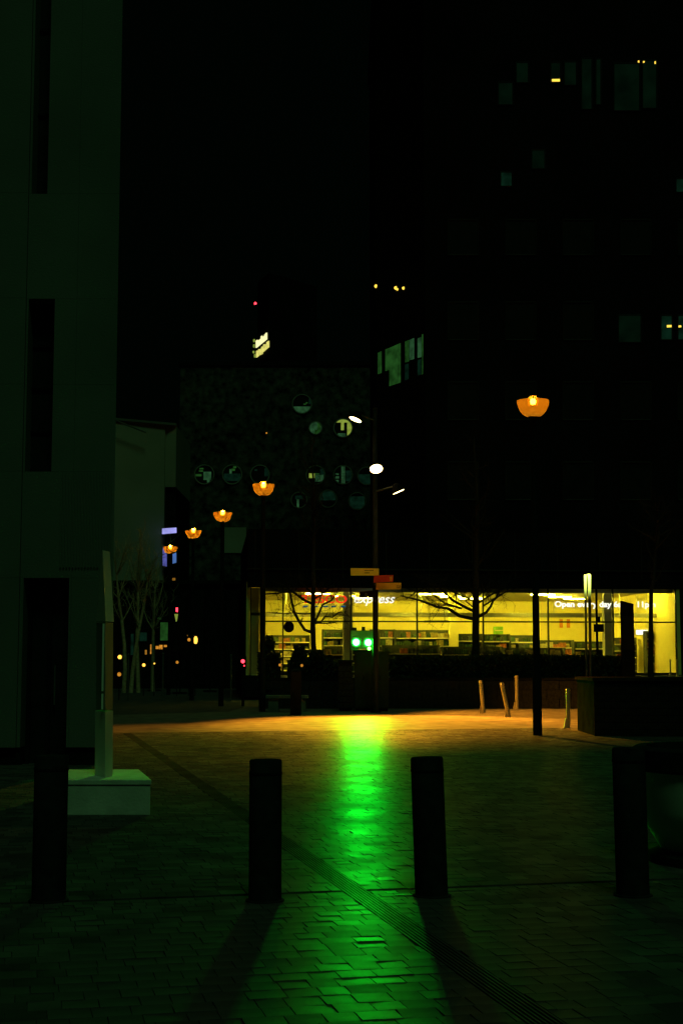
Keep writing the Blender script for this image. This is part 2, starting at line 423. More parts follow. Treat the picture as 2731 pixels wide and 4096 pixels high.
for x0, x1, z0, z1 in ((xs0, xs1, z_s0, z_s1), (xt0, xt1, z_t0, z_t1)):
    w_ = MB().box((x0, yg - 0.02, z0), (x1, yg + 0.06, z1)).build('window', M['darkglass'], lb)
    for k in range(1, 4):
        zz = z0 + (z1 - z0) * k / 4
        MB().box((x0, yg - 0.06, zz - 0.02), (x1, yg - 0.021, zz + 0.02)).build('glazing_bar', M['blackmetal'], w_)
zf0, zf1 = fz(2270), fz(1890)
for k in range(17):
    x = fx(245) + k * (fx(442) - fx(245)) / 16
    MB().box((x - 0.009, YF - 0.03, zf0), (x + 0.009, YF - 0.001, zf1)).build('fin', M['concrete'], lb)

# ------------------------------------------------------------------ wayfinding blade on its plinth
p0 = gnd(605, 3265); py0 = p0.y
plx1 = p0.x; plx0 = gnd(150, 3265).x; plz = at(605, 3120, py0).z; ply1 = py0 + 1.4
pt = root('stone_plinth', ((plx0 + plx1) / 2, py0 + 0.7, 0), 'low pale stone plinth carrying the tall signed blade', 'plinth')
pq = lambda e: [(plx0 + e, py0 + e), (plx1 - e, py0 + e), (plx1 - e - 0.235 * (1.4 - e), ply1 - e), (plx0 + e - 0.235 * (1.4 - e), ply1 - e)]
MB().prism(pq(0.012), 0, plz - 0.05).build('block', M['plinth'], pt, bevel=0.006)
MB().prism(pq(0.0), plz - 0.05, plz).build('slab', M['plinth'], pt, bevel=0.006)
YT = 15.0
bl = root('wayfinding_blade', at(415, 3100, YT), 'tall slim pale sign blade with tapered top standing on the plinth', 'sign')
bl.location.z = plz
def tz2(py): return at(415, py, YT).z
def tx2(px, py): return at(px, py, YT).x
def blade(py0_, py1_, l0, m0, r0, l1, m1, r1, name, m, z0=None, dl=0.32, drr=0.26):
    z0 = tz2(py0_) if z0 is None else z0; z1 = tz2(py1_)
    def quad(l, mm, r, py, z):
        f = 1 + dl / YT
        return [Vector((tx2(l, py) * f, YT + dl, z)), Vector((tx2(mm, py), YT, z)), Vector((tx2(r, py) * (1 + drr / YT), YT + drr, z)), Vector((tx2(l * 0.5 + r * 0.5, py) * (1 + (dl + 0.2) / YT), YT + dl + 0.2, z))]
    return MB().hull8(quad(l0, m0, r0, py0_, z0), quad(l1, m1, r1, py1_, z1)).build(name, m, bl)
M['signpanel'] = mat('pale sign panel', (0.78, 0.80, 0.70), 0.4, 0.4, var=0.05)
M['signgrey'] = mat('grey sign panel', (0.22, 0.24, 0.22), 0.4, 0.4, var=0.1)
blade(3100, 2846, 380, 421, 452, 382, 422, 453, 'lower_panel', M['signpanel'], z0=plz)
blade(2842, 2489, 385, 421, 452, 387, 421, 454, 'map_panel', M['signgrey'])
blade(2485, 2200, 384, 424, 457, 406, 411, 440, 'top_panel', M['signpanel'])
for a, b in ((2838, 2775), (2765, 2494)):
    MB().box((tx2(407, 2700), YT + 0.02, tz2(a)), (tx2(414, 2700), YT + 0.075, tz2(b))).build('edge_strip', M['signpanel'], bl)
MB().box((tx2(377, 2700), YT + 0.25, tz2(2640)), (tx2(383, 2700), YT + 0.30, tz2(2606))).build('clasp', M['signpanel'], bl)

# ------------------------------------------------------------------ near bollards
def bollard_near(px, topy, basey, wpx, lean, label):
    p = gnd(px, basey); Y = p.y; h = at(px, topy, Y).z; r = wpx / 2 / pxm(Y)
    o = root('bollard', p, label, 'bollard', 'dark round bollards in a row across the setts')
    tp = Vector((p.x + lean, Y, h))
    n = 28; prof = [0, 0.03, h - 0.012, h]
    MB().tube([p, p + (tp - p) * 0.5, p + (tp - p) * ((h - 0.012) / h), tp], [r, r, r, r - 0.008], n=n).build('post', M['bollard'], o, smooth=True)
    MB().lathe(p, [(r + 0.02, 0.001), (r + 0.02, 0.022), (r + 0.004, 0.026)], n=n).build('base_ring', M['bollard'], o, smooth=True)
    q = p + (tp - p) * ((h - 0.1) / h)
    MB().lathe(q, [(r + 0.001, 0), (r + 0.003, 0.004), (r + 0.003, 0.016), (r + 0.001, 0.02)], n=n, cap0=False, cap1=False).build('band', M['blackmetal'], o, smooth=True)
    return o
bollard_near(196, 3022, 3612, 132, 0.0, 'dark bollard standing in front of the stone plinth')
bollard_near(1060, 3038, 3612, 128, 0.0, 'dark bollard on the plinth side of the green reflection')
bollard_near(1726, 3028, 3592, 128, -0.028, 'slightly tilted dark bollard on the planter side of the green reflection')
bollard_near(2530, 2990, 3590, 128, -0.012, 'dark bollard standing beside the pale tapered planter')

# ------------------------------------------------------------------ pale round planter at the right
Yp = 11.4; pc = at(2905, 3300, Yp); 
po = root('round_planter', (pc.x, Yp, 0.012), 'pale glossy tapered round planter with dark rim behind a bollard', 'planter')
M['glaze'] = mat('pale glazed shell', (0.66, 0.70, 0.64), 0.3, 0.5, var=0.1, scale=2)
zt = at(2700, 3085, Yp).z; zr = at(2700, 2990, Yp).z; rt = (2905 - 2560) / pxm(Yp); rb_ = (2905 - 2700) / pxm(Yp)
MB().lathe((pc.x, Yp, 0.012), [(rb_, 0.03), (rb_ + 0.10, 0.10), (rt - 0.06, 0.30), (rt - 0.02, 0.42), (rt, zt)], n=48, cap1=False).build('bowl', M['glaze'], po, smooth=True)
MB().lathe((pc.x, Yp, 0.012), [(rt + 0.002, zt - 0.002), (rt + 0.03, zt + 0.02), (rt + 0.03, zr - 0.02), (rt, zr), (rt - 0.08, zr), (rt - 0.08, zt + 0.1)], n=48).build('rim', M['bollard'], po, smooth=True)
MB().lathe((pc.x, Yp, 0.0), [(rb_ + 0.2, 0.012), (rb_ + 0.2, 0.08), (rb_ + 0.1, 0.12)], n=36).build('foot', M['bollard'], po, smooth=True)

# ------------------------------------------------------------------ right dark planter wall
Yw = 29.6
wx0 = at(2372, 2750, Yw).x; wz = at(2500, 2712, Yw).z
pw = root('brick_planter', (wx0 + 3, Yw + 1, 0), 'long dark brick planter wall with stone coping and cut stems', 'planter')
# brick courses as pieces on the front face and end
bx_w, bx_h = 0.44, 0.145
MB().box((wx0 + 0.02, Yw + 0.02, 0), (wx0 + 7, Yw + 2.2, wz - 0.06)).build('core', M['dark'], pw)
MB().box((wx0 - 0.02, Yw - 0.02, wz - 0.06), (wx0 + 7, Yw + 2.24, wz)).build('coping', M['brick'], pw)
brick_me = {}
nrow = int((wz - 0.06) / bx_h)
for r_ in range(nrow):
    x = wx0 + (0 if r_ % 2 else -bx_w / 2)
    while x < wx0 + 2.6:
        x0 = max(x, wx0); x1 = min(x + bx_w - 0.012, wx0 + 2.8)
        if x1 - x0 > 0.05:
            wq = round(x1 - x0, 3)
            if wq not in brick_me:
                b_ = MB().box((-wq / 2, -0.02, 0.006), (wq / 2, 0.02, bx_h - 0.006)).build('brick', M['brick'], pw); brick_me[wq] = b_.data
                b_.location = (0, 0, 0)
            else:
                b_ = bpy.data.objects.new('brick', brick_me[wq]); col.objects.link(b_); b_.parent = pw
            b_.data = brick_me[wq]
            # mesh was built relative to the thing's base
            b_.location = Vector(((x0 + x1) / 2, Yw + random.uniform(-0.004, 0.004), r_ * bx_h))
        x += bx_w
for o in pw.children:
    if o.name.startswith('brick'): pass

# ------------------------------------------------------------------ far small bollards (steel)
def bollard_steel(px, topy, basey, wpx, lean, label, z=0.0, Y=None):
    p = gnd(px, basey, z) if Y is None else Vector((at(px, basey, Y).x, Y, z))
    Y = p.y; h = at(px, topy, Y).z - z; r = wpx * 0.74 / 2 / pxm(Y)
    o = root('steel_bollard', p, label, 'bollard', 'slim steel bollards by the terrace wall')
    up = Vector((lean, 0, h))
    MB().tube([p, p + up * 0.97, p + up], [r, r, r * 0.85], n=14).build('post', M['steel'], o, smooth=True)
    for k in (0.86, 0.93):
        MB().lathe(p + up * k, [(r + 0.001, 0), (r + 0.008, 0.006), (r + 0.008, 0.03), (r + 0.001, 0.036)], n=14, cap0=False, cap1=False).build('ring', M['steel'], o, smooth=True)
    b0 = p + Vector((-r * 1.9, -0.02, 0))
    MB().hull8([b0 + Vector((-0.02, -0.03, 0)), b0 + Vector((0.07, -0.03, 0)), b0 + Vector((0.07, 0.03, 0)), b0 + Vector((-0.02, 0.03, 0))],
               [b0 + Vector((0.02, -0.025, 0.22)), b0 + Vector((0.07, -0.025, 0.22)), b0 + Vector((0.07, 0.025, 0.22)), b0 + Vector((0.02, 0.025, 0.22))]).build('foot_plate', M['steel'], o)
    return o
bollard_steel(1933, 2722, 2853, 21, -0.08, 'steel bollard with wedge foot, upright, first one right of the cabinet')
bollard_steel(2034, 2730, 2868, 21, -0.19, 'steel bollard leaning noticeably, dark in front with one lit edge')
bollard_steel(2066, 2702, 2838, 19, 0.0, 'brightest steel bollard standing closest to the terrace wall')
bollard_steel(2272, 2753, 2912, 22, 0.0, 'dark steel bollard beyond the street lamp pole')
bollard_steel(2358, 2713, 2843, 17, 0.0, 'amber lit steel bollard beside the end of the brick planter')

# ------------------------------------------------------------------ street lamps with amber bowls
M['bowl'] = None
def amber_mat():
    m = bpy.data.materials.new('amber translucent bowl'); m.use_nodes = True
    nt = m.node_tree; nt.nodes.remove(nt.nodes['Principled BSDF'])
    t = nod(m, 'ShaderNodeBsdfTranslucent'); t.inputs[0].default_value = (0.26, 0.125, 0.016, 1)
    d = nod(m, 'ShaderNodeBsdfDiffuse'); d.inputs[0].default_value = (0.08, 0.04, 0.006, 1)
    x = nod(m, 'ShaderNodeMixShader'); x.inputs[0].default_value = 0.5
    nt.links.new(d.outputs[0], x.inputs[1]); nt.links.new(t.outputs[0], x.inputs[2])
    tr = nod(m, 'ShaderNodeBsdfTransparent'); tr.inputs[0].default_value = (1, 0.62, 0.16, 1)
    y = nod(m, 'ShaderNodeMixShader'); y.inputs[0].default_value = 0.22
    nt.links.new(x.outputs[0], y.inputs[1]); nt.links.new(tr.outputs[0], y.inputs[2])
    nt.links.new(y.outputs[0], nt.nodes['Material Output'].inputs[0]); return m
M['bowl'] = amber_mat()
def globe_mat():  # added shell round the bulb, imitates the glare halo
    m = bpy.data.materials.new('amber halo globe'); m.use_nodes = True
    nt = m.node_tree; nt.nodes.remove(nt.nodes['Principled BSDF'])
    t = nod(m, 'ShaderNodeBsdfTranslucent'); t.inputs[0].default_value = (0.45, 0.20, 0.02, 1)
    tr = nod(m, 'ShaderNodeBsdfTransparent'); tr.inputs[0].default_value = (1, 0.8, 0.4, 1)
    y = nod(m, 'ShaderNodeMixShader'); y.inputs[0].default_value = 0.88
    nt.links.new(t.outputs[0], y.inputs[1]); nt.links.new(tr.outputs[0], y.inputs[2])
    nt.links.new(y.outputs[0], nt.nodes['Material Output'].inputs[0]); return m
M['globe'] = globe_mat()
bp_big = gnd(2149, 2944)
LAMP_H = at(2137, 1603, bp_big.y).z
def street_lamp(p, label, power):
    o = root('street_lamp', p, label, 'street lamp', 'street lamps with amber bowls')
    r = 0.34
    c = p + Vector((0, 0, LAMP_H))
    MB().tube([p, p + Vector((0, 0, 1.2)), p + Vector((0, 0, 1.25)), p + Vector((0, 0, LAMP_H - 0.36))], [0.095, 0.095, 0.075, 0.062], n=16).build('pole', M['blackmetal'], o, smooth=True)
    prof = [(0.10, -0.345), (0.17, -0.325), (0.235, -0.275), (0.285, -0.205), (0.32, -0.12), (0.338, -0.04), (0.34, 0.0)]
    b = MB().lathe(c, prof, n=40, cap0=True, cap1=False).build('bowl', M['bowl'], o, smooth=True)
    MB().lathe(c, [(0.07, -0.40), (0.11, -0.36), (0.11, -0.348)], n=20).build('collar', M['blackmetal'], o, smooth=True)
    bp_ = c + Vector((0, 0, -0.015))
    MB().lathe(bp_, [(0.001, -0.075), (0.045, -0.055), (0.062, -0.01), (0.055, 0.035), (0.03, 0.065), (0.001, 0.075)], n=16, cap0=False, cap1=False).build('bulb', M['sodium'], o, smooth=True)
    MB().lathe(bp_, [(0.09, -0.10), (0.115, -0.03), (0.115, 0.03), (0.095, 0.085), (0.05, 0.12), (0.01, 0.13)], n=20, cap0=False, cap1=False).build('halo_globe', M['globe'], o, smooth=True)  # added globe, its glow stands in for bloom above the rim
    MB().tube([c + Vector((0, 0, -0.34)), c + Vector((0, 0, -0.08))], 0.025, n=8).build('lamp_holder', M['steel'], o)
    for w in (0.4, 2.5, 4.6):
        q = c + Vector((math.cos(w) * 0.335, math.sin(w) * 0.335, 0))
        MB().tube([q + Vector((0, 0, -0.02)), q + Vector((0, 0, 0.03))], 0.012, n=6).build('rim_clip', M['steel'], o)
    return o
bp_big = gnd(2149, 2944)
lamp0 = street_lamp(bp_big, 'tall street lamp with glowing amber bowl standing by the brick planter', 0)
lamps = [(1054, 1938, 'amber bowl street lamp in front of the round windows'), (891, 2050, 'amber bowl street lamp, second in the row down the side street'),
         (774, 2121, 'amber bowl street lamp, third in the row down the side street'), (682, 2187, 'amber bowl street lamp in front of the blue lit panels')]
for px, py, lb_ in lamps:
    r = ray(px, py); t = (LAMP_H - 0.12 - CAMZ) / r.z; p = Vector((r.x * t, r.y * t, -0.12)); 
    c = copy_tree(lamp0); c.location = p; c['label'] = lb_

# ------------------------------------------------------------------ lighting column with floodlights and finger boards
pp = gnd(1502, 2850); YC = pp.y
lc = root('lighting_column', pp, 'tall grey column with three floodlights and coloured finger boards', 'lighting column')
topz = at(1420, 1670, YC).z
MB().tube([pp, pp + Vector((0, 0, 4.4)), pp + Vector((0, 0, 4.45)), pp + Vector((0, 0, topz + 0.3))], [0.085, 0.085, 0.08, 0.07], n=18).build('pole', M['columnpaint'], lc, smooth=True)
MB().lathe(pp, [(0.16, 0.0), (0.16, 0.02), (0.10, 0.04)], n=18).build('base_plate', M['blackmetal'], lc)
def flood(px, py, aim, r, E, spot, blend, name):
    q = at(px, py, YC); q.y = YC - 0.75
    d = Vector(aim).normalized()
    h = MB().lathe(q - d * 0.22, [(0.05, -0.05), (0.11, 0.0), (r, 0.16), (r + 0.012, 0.22), (r - 0.01, 0.22), (r - 0.02, 0.205)], n=28, axis=d, cap1=False).build('floodlight', M['blackmetal'], lc, smooth=True)
    MB().lathe(q - d * 0.012, [(r - 0.012, 0.0), (r - 0.012, 0.008)], n=28, axis=d).build('lens', M['flood'], h)
    MB().tube([q - d * 0.2, Vector((pp.x, YC, q.z + 0.10))], 0.025, n=8).build('bracket', M['greymetal'], h)
    L = bpy.data.lights.new('floodlight_beam', 'SPOT'); L.energy = E; L.color = (1.0, 0.37, 0.02); L.spot_size = R(spot); L.spot_blend = blend; L.shadow_soft_size = 0.12
    lo = bpy.data.objects.new('floodlight_beam', L); col.objects.link(lo); lo.parent = lc
    lo.location = q + d * 0.04 - pp; lo.rotation_euler = (d if isinstance(name, str) else Vector(name).normalized()).to_track_quat('-Z', 'Y').to_euler()
flood(1502, 1889, (0.06, -0.60, -0.80), 0.20, 32000, 64, 0.6, 'a')
flood(1420, 1695, (-0.36, -0.13, -0.90), 0.20, 10000, 44, 0.8, (-3.7, -12.5, -8.9))
flood(1590, 1979, (0.40, 0.02, -0.90), 0.20, 10000, 80, 0.7, (0.62, -0.12, -0.80))
M['yellowboard'] = mat('yellow board', (0.92, 0.62, 0.06), 0.5, 0.2, var=0.06)
M['redboard'] = mat('red board', (0.80, 0.07, 0.03), 0.5, 0.3, var=0.08)
M['ochre'] = mat('ochre board', (0.80, 0.46, 0.05), 0.5, 0.3, var=0.08)
M['ink'] = mat('sign print', (0.12, 0.07, 0.02), 0.6, 0.1)
M['yprint'] = mat('yellow print', (0.75, 0.50, 0.06), 0.6, 0.1)
M['paleprint'] = mat('pale print', (0.25, 0.3, 0.26), 0.6, 0.1)
def board(c4, m, label, Yo=0.12):   # corners as pixels, in a plane in front of the pole
    P4 = [at(px, py, YC - Yo - dy) for px, py, dy in c4]
    t = Vector((0, 0.03, 0))
    o = MB().hull8([p + t for p in P4], P4).build('finger_board', m, lc); o['label'] = label
    MB().tube([Vector((pp.x, YC - 0.07, P4[0].z - 0.05)), Vector((pp.x, YC - Yo - c4[0][2] * 0.3, P4[0].z - 0.05))], 0.03, n=8).build('clamp', M['greymetal'], o)
    def mark(pts, mm):
        a = [P4[0] + (P4[1] - P4[0]) * u + (P4[3] - P4[0]) * v + Vector((0, -0.004, 0)) for u, v in pts]
        b = [q + Vector((0, 0.003, 0)) for q in a]
        n = len(a); MB().add(b + a, [tuple(range(n)), tuple(range(2 * n - 1, n - 1, -1))] + [(i, n + i, n + (i + 1) % n, (i + 1) % n) for i in range(n)]).build('print', mm, o)
    return mark
mk = board([(1402, 2302, 0), (1515, 2302, 0), (1515, 2274, 0), (1402, 2272, 0)], M['yellowboard'], 'yellow board with two rows of print')
for v, segs in ((0.62, ((0.49, 0.53), (0.54, 0.60), (0.61, 0.64), (0.65, 0.70), (0.71, 0.76), (0.77, 0.81))), (0.30, ((0.50, 0.55), (0.56, 0.61), (0.62, 0.66)))):
    for a, b in segs: mk([(a, v), (b, v), (b, v + 0.10), (a, v + 0.10)], M['ink'])
mk = board([(1494, 2330, 0), (1571, 2327, 0.45), (1573, 2300, 0.45), (1496, 2302, 0)], M['redboard'], 'red board with small yellow emblem', 0.13)
for poly in ([(0.80, 0.58), (0.96, 0.70), (0.95, 0.78), (0.79, 0.64)], [(0.84, 0.16), (0.94, 0.18), (0.94, 0.28), (0.84, 0.26)], [(0.84, 0.26), (0.87, 0.26), (0.87, 0.52), (0.84, 0.52)], [(0.91, 0.28), (0.94, 0.28), (0.94, 0.52), (0.91, 0.52)], [(0.84, 0.50), (0.94, 0.50), (0.94, 0.60), (0.84, 0.60)]):
    mk(poly, M['yprint'])
mk = board([(1504, 2359, 0), (1603, 2358, 0.30), (1604, 2331, 0.30), (1504, 2331, 0)], M['ochre'], 'ochre board with dark pictogram at its end', 0.11)
for poly in ([(0.82, 0.45), (0.90, 0.45), (0.90, 0.56), (0.82, 0.56)], [(0.82, 0.20), (0.97, 0.20), (0.97, 0.30), (0.82, 0.30)], [(0.93, 0.32), (0.97, 0.32), (0.97, 0.60), (0.93, 0.60)]):
    mk(poly, M['ink'])
mk = board([(1438, 2393, 0.5), (1512, 2388, 0), (1512, 2359, 0), (1437, 2367, 0.5)], M['blackmetal'], 'unlit dark board with a small diamond outline', 0.10)
for (a, b) in (((0.42, 0.5), (0.36, 0.72)), ((0.36, 0.72), (0.30, 0.5)), ((0.30, 0.5), (0.36, 0.25)), ((0.36, 0.25), (0.42, 0.5))):
    mk([(a[0], a[1]), (b[0], b[1]), (b[0] - 0.012, b[1]), (a[0] - 0.012, a[1])], M['paleprint'])

# ------------------------------------------------------------------ cabinet with the twin green lamps
Yk = 43.6
cbase = at(1490, 2842, Yk); kx0, kx1 = at(1418, 2842, Yk).x, at(1555, 2842, Yk).x; kz1 = at(1490, 2606, Yk).z
M['cab'] = mat('grey green cabinet', (0.022, 0.028, 0.022), 0.6, 0.0, var=0.12)
cb = root('street_cabinet', ((kx0 + kx1) / 2, Yk + 0.35, 0), 'grey green street cabinet under the twin green lamps', 'cabinet')
MB().box((kx0, Yk, 0.08), (kx1, Yk + 0.7, kz1 - 0.06)).build('body', M['cab'], cb, bevel=0.01)
MB().box((kx0 - 0.03, Yk - 0.03, kz1 - 0.06), (kx1 + 0.03, Yk + 0.73, kz1)).build('lid', M['cab'], cb)
MB().box((kx0 + 0.03, Yk + 0.03, 0.0), (kx1 - 0.03, Yk + 0.67, 0.08)).build('base', M['blackmetal'], cb)
mid = (kx0 + kx1) / 2
for a, b in ((kx0 + 0.03, mid - 0.006), (mid + 0.006, kx1 - 0.03)):
    d_ = MB().box((a, Yk - 0.012, 0.12), (b, Yk - 0.001, kz1 - 0.1)).build('door', M['cab'], cb)
    MB().box(((a + b) / 2 - 0.02, Yk - 0.03, 0.95), ((a + b) / 2 + 0.02, Yk - 0.012, 1.07)).build('handle', M['blackmetal'], d_)
Ys = Yk + 0.25
x0, x1 = at(1402, 2560, Ys).x, at(1492, 2560, Ys).x
e0, e1 = at(1424, 2569, Ys), at(1472, 2570, Ys)
M['backing'] = mat('grey signal backing', (0.16, 0.18, 0.16), 0.8, 0.0)  # kept pale so lens spill on it imitates a glare halo
gs = root('signal_head', (at(1448, 2606, Ys).x, Ys, kz1), 'dark signal box with two brilliant round green lamps on the cabinet', 'signal')
ztop = at(1448, 2522, Ys).z
MB().box((x0, Ys, kz1 + 0.04), (x1, Ys + 0.16, ztop)).build('backing', M['backing'], gs, bevel=0.01)
MB().box((x0 + 0.1, Ys - 0.02, kz1), (x1 - 0.1, Ys + 0.14, kz1 + 0.04)).build('foot', M['blackmetal'], gs)
for e in (e0, e1):
    h = MB().lathe(Vector((e.x, Ys - 0.001, e.z)), [(0.18, 0.0), (0.175, 0.008), (0.10, 0.010)], n=28, axis=(0, -1, 0)).build('halo_housing', M['backing'], gs, smooth=True)  # wide shallow dish shaped to catch lens spill as a halo
    MB().lathe(Vector((e.x, Ys - 0.0115, e.z)), [(0.10, 0.0), (0.097, 0.012), (0.08, 0.03), (0.04, 0.04)], n=28, axis=(0, -1, 0)).build('lens', M['lens_green'], h, smooth=True)
    L_ = bpy.data.lights.new('signal_beam', 'SPOT'); L_.energy = 11500; L_.color = (0.002, 1.0, 0.02); L_.spot_size = R(54); L_.spot_blend = 1.0; L_.shadow_soft_size = 0.08
    lo = bpy.data.objects.new('signal_beam', L_); col.objects.link(lo); lo.parent = gs
    lo.location = Vector((e.x, Ys - 0.06, e.z)) - gs.location; lo.rotation_euler = Vector((0, -1, -0.07)).to_track_quat('-Z', 'Y').to_euler()
el = at(1476, 2594, Ys)
MB().lathe(Vector((el.x, Ys - 0.015, el.z)), [(0.05, 0.0), (0.045, 0.015), (0.02, 0.022)], n=20, axis=(0.0, -1, 0.0)).build('green_disc', M['glow_small'], gs, smooth=True)  # small glowing green disc below the right lens
MB().box((at(1432, 2597, Ys).x, Ys - 0.02, el.z - 0.035), (at(1462, 2597, Ys).x, Ys - 0.002, el.z - 0.015)).build('glow_strip', M['warmdim'], gs)  # glowing strip standing in for a bright shop object behind
for a, b, zz in ((1406, 1426, 2510), (1446, 1460, 2507), (1478, 1490, 2518)):
    MB().box((at(a, zz, Ys).x, Ys + 0.02, ztop), (at(b, zz, Ys).x, Ys + 0.12, at(a, zz, Ys).z)).build('shelf_box_bump', M['cab'], gs)  # blocks standing in for flare-lit boxes on the shop shelves

# slatted bin left of the cabinet
bx0, bx1 = at(1352, 2842, Yk).x, at(1412, 2842, Yk).x; bz = at(1380, 2640, Yk).z
bn = root('litter_bin', ((bx0 + bx1) / 2, Yk + 0.3, 0), 'dark slatted litter bin tight beside the street cabinet', 'bin')
MB().box((bx0 + 0.03, Yk + 0.06, 0.06), (bx1 - 0.03, Yk + 0.54, bz - 0.08)).build('liner', M['blackmetal'], bn)
MB().box((bx0, Yk + 0.02, bz - 0.08), (bx1, Yk + 0.58, bz)).build('lid', M['blackmetal'], bn, bevel=0.01)
MB().box((bx0 + 0.05, Yk + 0.08, 0), (bx1 - 0.05, Yk + 0.52, 0.06)).build('base', M['blackmetal'], bn)
for k in range(7):
    z = 0.1 + k * (bz - 0.25) / 7
    MB().box((bx0, Yk + 0.03, z), (bx1, Yk + 0.055, z + (bz - 0.25) / 7 - 0.03)).build('slat', M['bollard'], bn)

# mid bollard / post
mp_ = gnd(1183, 2860); hm = at(1183, 2676, mp_.y).z; rm = 21 / pxm(mp_.y)
mo = root('thick_post', mp_, 'thick dark square post standing left of the litter bin', 'post')
MB().box((mp_.x - rm, mp_.y - rm, 0), (mp_.x + rm, mp_.y + rm, hm - 0.05)).build('shaft', M['blackmetal'], mo, bevel=0.015)
MB().hull8([(mp_.x - rm - .01, mp_.y - rm - .01, hm - 0.05), (mp_.x + rm + .01, mp_.y - rm - .01, hm - 0.05), (mp_.x + rm + .01, mp_.y + rm + .01, hm - 0.05), (mp_.x - rm - .01, mp_.y + rm + .01, hm - 0.05)],
           [(mp_.x - rm * .6, mp_.y - rm * .6, hm), (mp_.x + rm * .6, mp_.y - rm * .6, hm), (mp_.x + rm * .6, mp_.y + rm * .6, hm), (mp_.x - rm * .6, mp_.y + rm * .6, hm)]).build('cap', M['bollard'], mo)
# low stone bench between post and bin
Yb = 43.0
b0, b1 = at(1062, 2840, Yb).x, at(1232, 2840, Yb).x
bo = root('stone_bench', ((b0 + b1) / 2, Yb + 0.3, 0), 'low dim stone bench block behind the thick post', 'bench')
bzz = at(1150, 2782, Yb).z
M['stone'] = mat('dim stone', (0.10, 0.11, 0.10), 0.8, 0.2)
MB().box((b0, Yb, bzz - 0.09), (b1, Yb + 0.6, bzz)).build('seat', M['stone'], bo, bevel=0.01)
for a in (b0 + 0.08, b1 - 0.38):
    MB().box((a, Yb + 0.06, 0), (a + 0.3, Yb + 0.54, bzz - 0.09)).build('leg', M['stone'], bo)

# ------------------------------------------------------------------ terrace with retaining wall
TZ = 0.9; TY = 46.0
tx0 = at(1040, 2700, TY).x
ter = MB().prism([(tx0, TY + 0.4), (40, TY + 0.4), (40, 59.2), (tx0, 59.2)], 0.004, TZ).build('terrace', M['paving']); tag(ter, kind='structure')
tw = root('retaining_wall', (4, TY, 0), 'dark low retaining wall of stone blocks below the terrace hedge', 'wall')
MB().box((tx0 - 0.03, TY + 0.02, 0.004), (22, TY + 0.397, TZ - 0.004)).build('core', M['dark'], tw)
MB().box((tx0 - 0.05, TY - 0.03, TZ + 0.003), (22, TY + 0.42, TZ + 0.08)).build('coping', M['dark'], tw)
k = 0; blk = None
for r_ in range(3):
    x = tx0 + (0.4 if r_ % 2 else 0)
    while x < at(2400, 2700, TY).x:
        if blk is None:
            b_ = MB().box((0, -0.02, 0.006), (0.78, 0.018, 0.288)); blk = b_.build('stone_block', M['bollard'], loc=(0, 0, 0)); b_ = blk
        else:
            b_ = bpy.data.objects.new('stone_block', blk.data); col.objects.link(b_)
        b_.parent = tw; b_.location = Vector((x, TY + random.uniform(-0.004, 0.004), 0.01 + r_ * 0.295)) - tw.location
        x += 0.8
def leaf_cloud(name, label, cat, boxes, n, size, group=None, mm=None, stems=True):
    lo = min(b[0][0] for b in boxes); hi = max(b[1][0] for b in boxes); zb = min(b[0][2] for b in boxes); yb_ = boxes[0][0][1]
    o = root(name, ((lo + hi) / 2, yb_, zb), label, cat, group)
    vol = [max(1e-6, (b[1][0] - b[0][0]) * (b[1][2] - b[0][2])) for b in boxes]
    vsx, fs = [], []
    for b, v in zip(boxes, vol):
        cnt = int(n * v / sum(vol))
        u = rng.random((cnt, 3))
        # denser near the surface, soft corners
        p = np.array(b[0]) + u * (np.array(b[1]) - np.array(b[0]))
        ee = rng.normal(0, 1, (cnt, 3)); ee /= np.linalg.norm(ee, axis=1)[:, None]
        ff = np.cross(ee, rng.normal(0, 1, (cnt, 3))); ff /= np.linalg.norm(ff, axis=1)[:, None]
        s = size * rng.uniform(0.6, 1.4, (cnt, 1))
        for q, a, c, ss in zip(p, ee, ff, s):
            m_ = len(vsx); vsx += [tuple(q - a * ss), tuple(q + c * ss * 0.45), tuple(q + a * ss), tuple(q - c * ss * 0.45)]; fs.append((m_, m_ + 1, m_ + 2, m_ + 3))
    mb = MB(); mb.v = vsx; mb.f = fs; mb.build('foliage', mm or M['leaf'], o)
    if stems:
        st = MB()
        for b in boxes:
            for q in range(max(2, int((b[1][0] - b[0][0]) / 0.4))):
                x = random.uniform(b[0][0] + 0.05, b[1][0] - 0.05); y = (b[0][1] + b[1][1]) / 2 + random.uniform(-.1, .1)
                st.tube([(x, y, b[0][2]), (x + random.uniform(-.1, .1), y, b[0][2] + (b[1][2] - b[0][2]) * 0.8)], [0.02, 0.006], n=5)
        st.build('stems', M['bark'], o)
    return o
Yh = TY + 1.0
def hb(pa, pb, ptop, d0=0.0, d1=0.9): return ((at(pa, 2650, Yh).x, Yh + d0, TZ), (at(pb, 2650, Yh).x, Yh + d1, at(1500, ptop, Yh).z))
leaf_cloud('hedge', 'long clipped dark hedge along the terrace edge in front of the shop', 'hedge',
           [hb(1640, 1900, 2624), hb(1880, 2200, 2619), hb(2160, 2420, 2621), hb(2380, 2500, 2624)], 26000, 0.05)
leaf_cloud('shrub', 'rounded dark shrub against the shop front pillar end', 'shrub', [hb(1042, 1096, 2566), hb(1056, 1088, 2541), hb(1030, 1118, 2610)], 5000, 0.055, 'terrace shrubs')
leaf_cloud('shrub', 'bushy dark shrub right beside the slim tree trunk', 'shrub', [hb(1168, 1226, 2600), hb(1178, 1216, 2584), hb(1150, 1240, 2640)], 5000, 0.055, 'terrace shrubs')
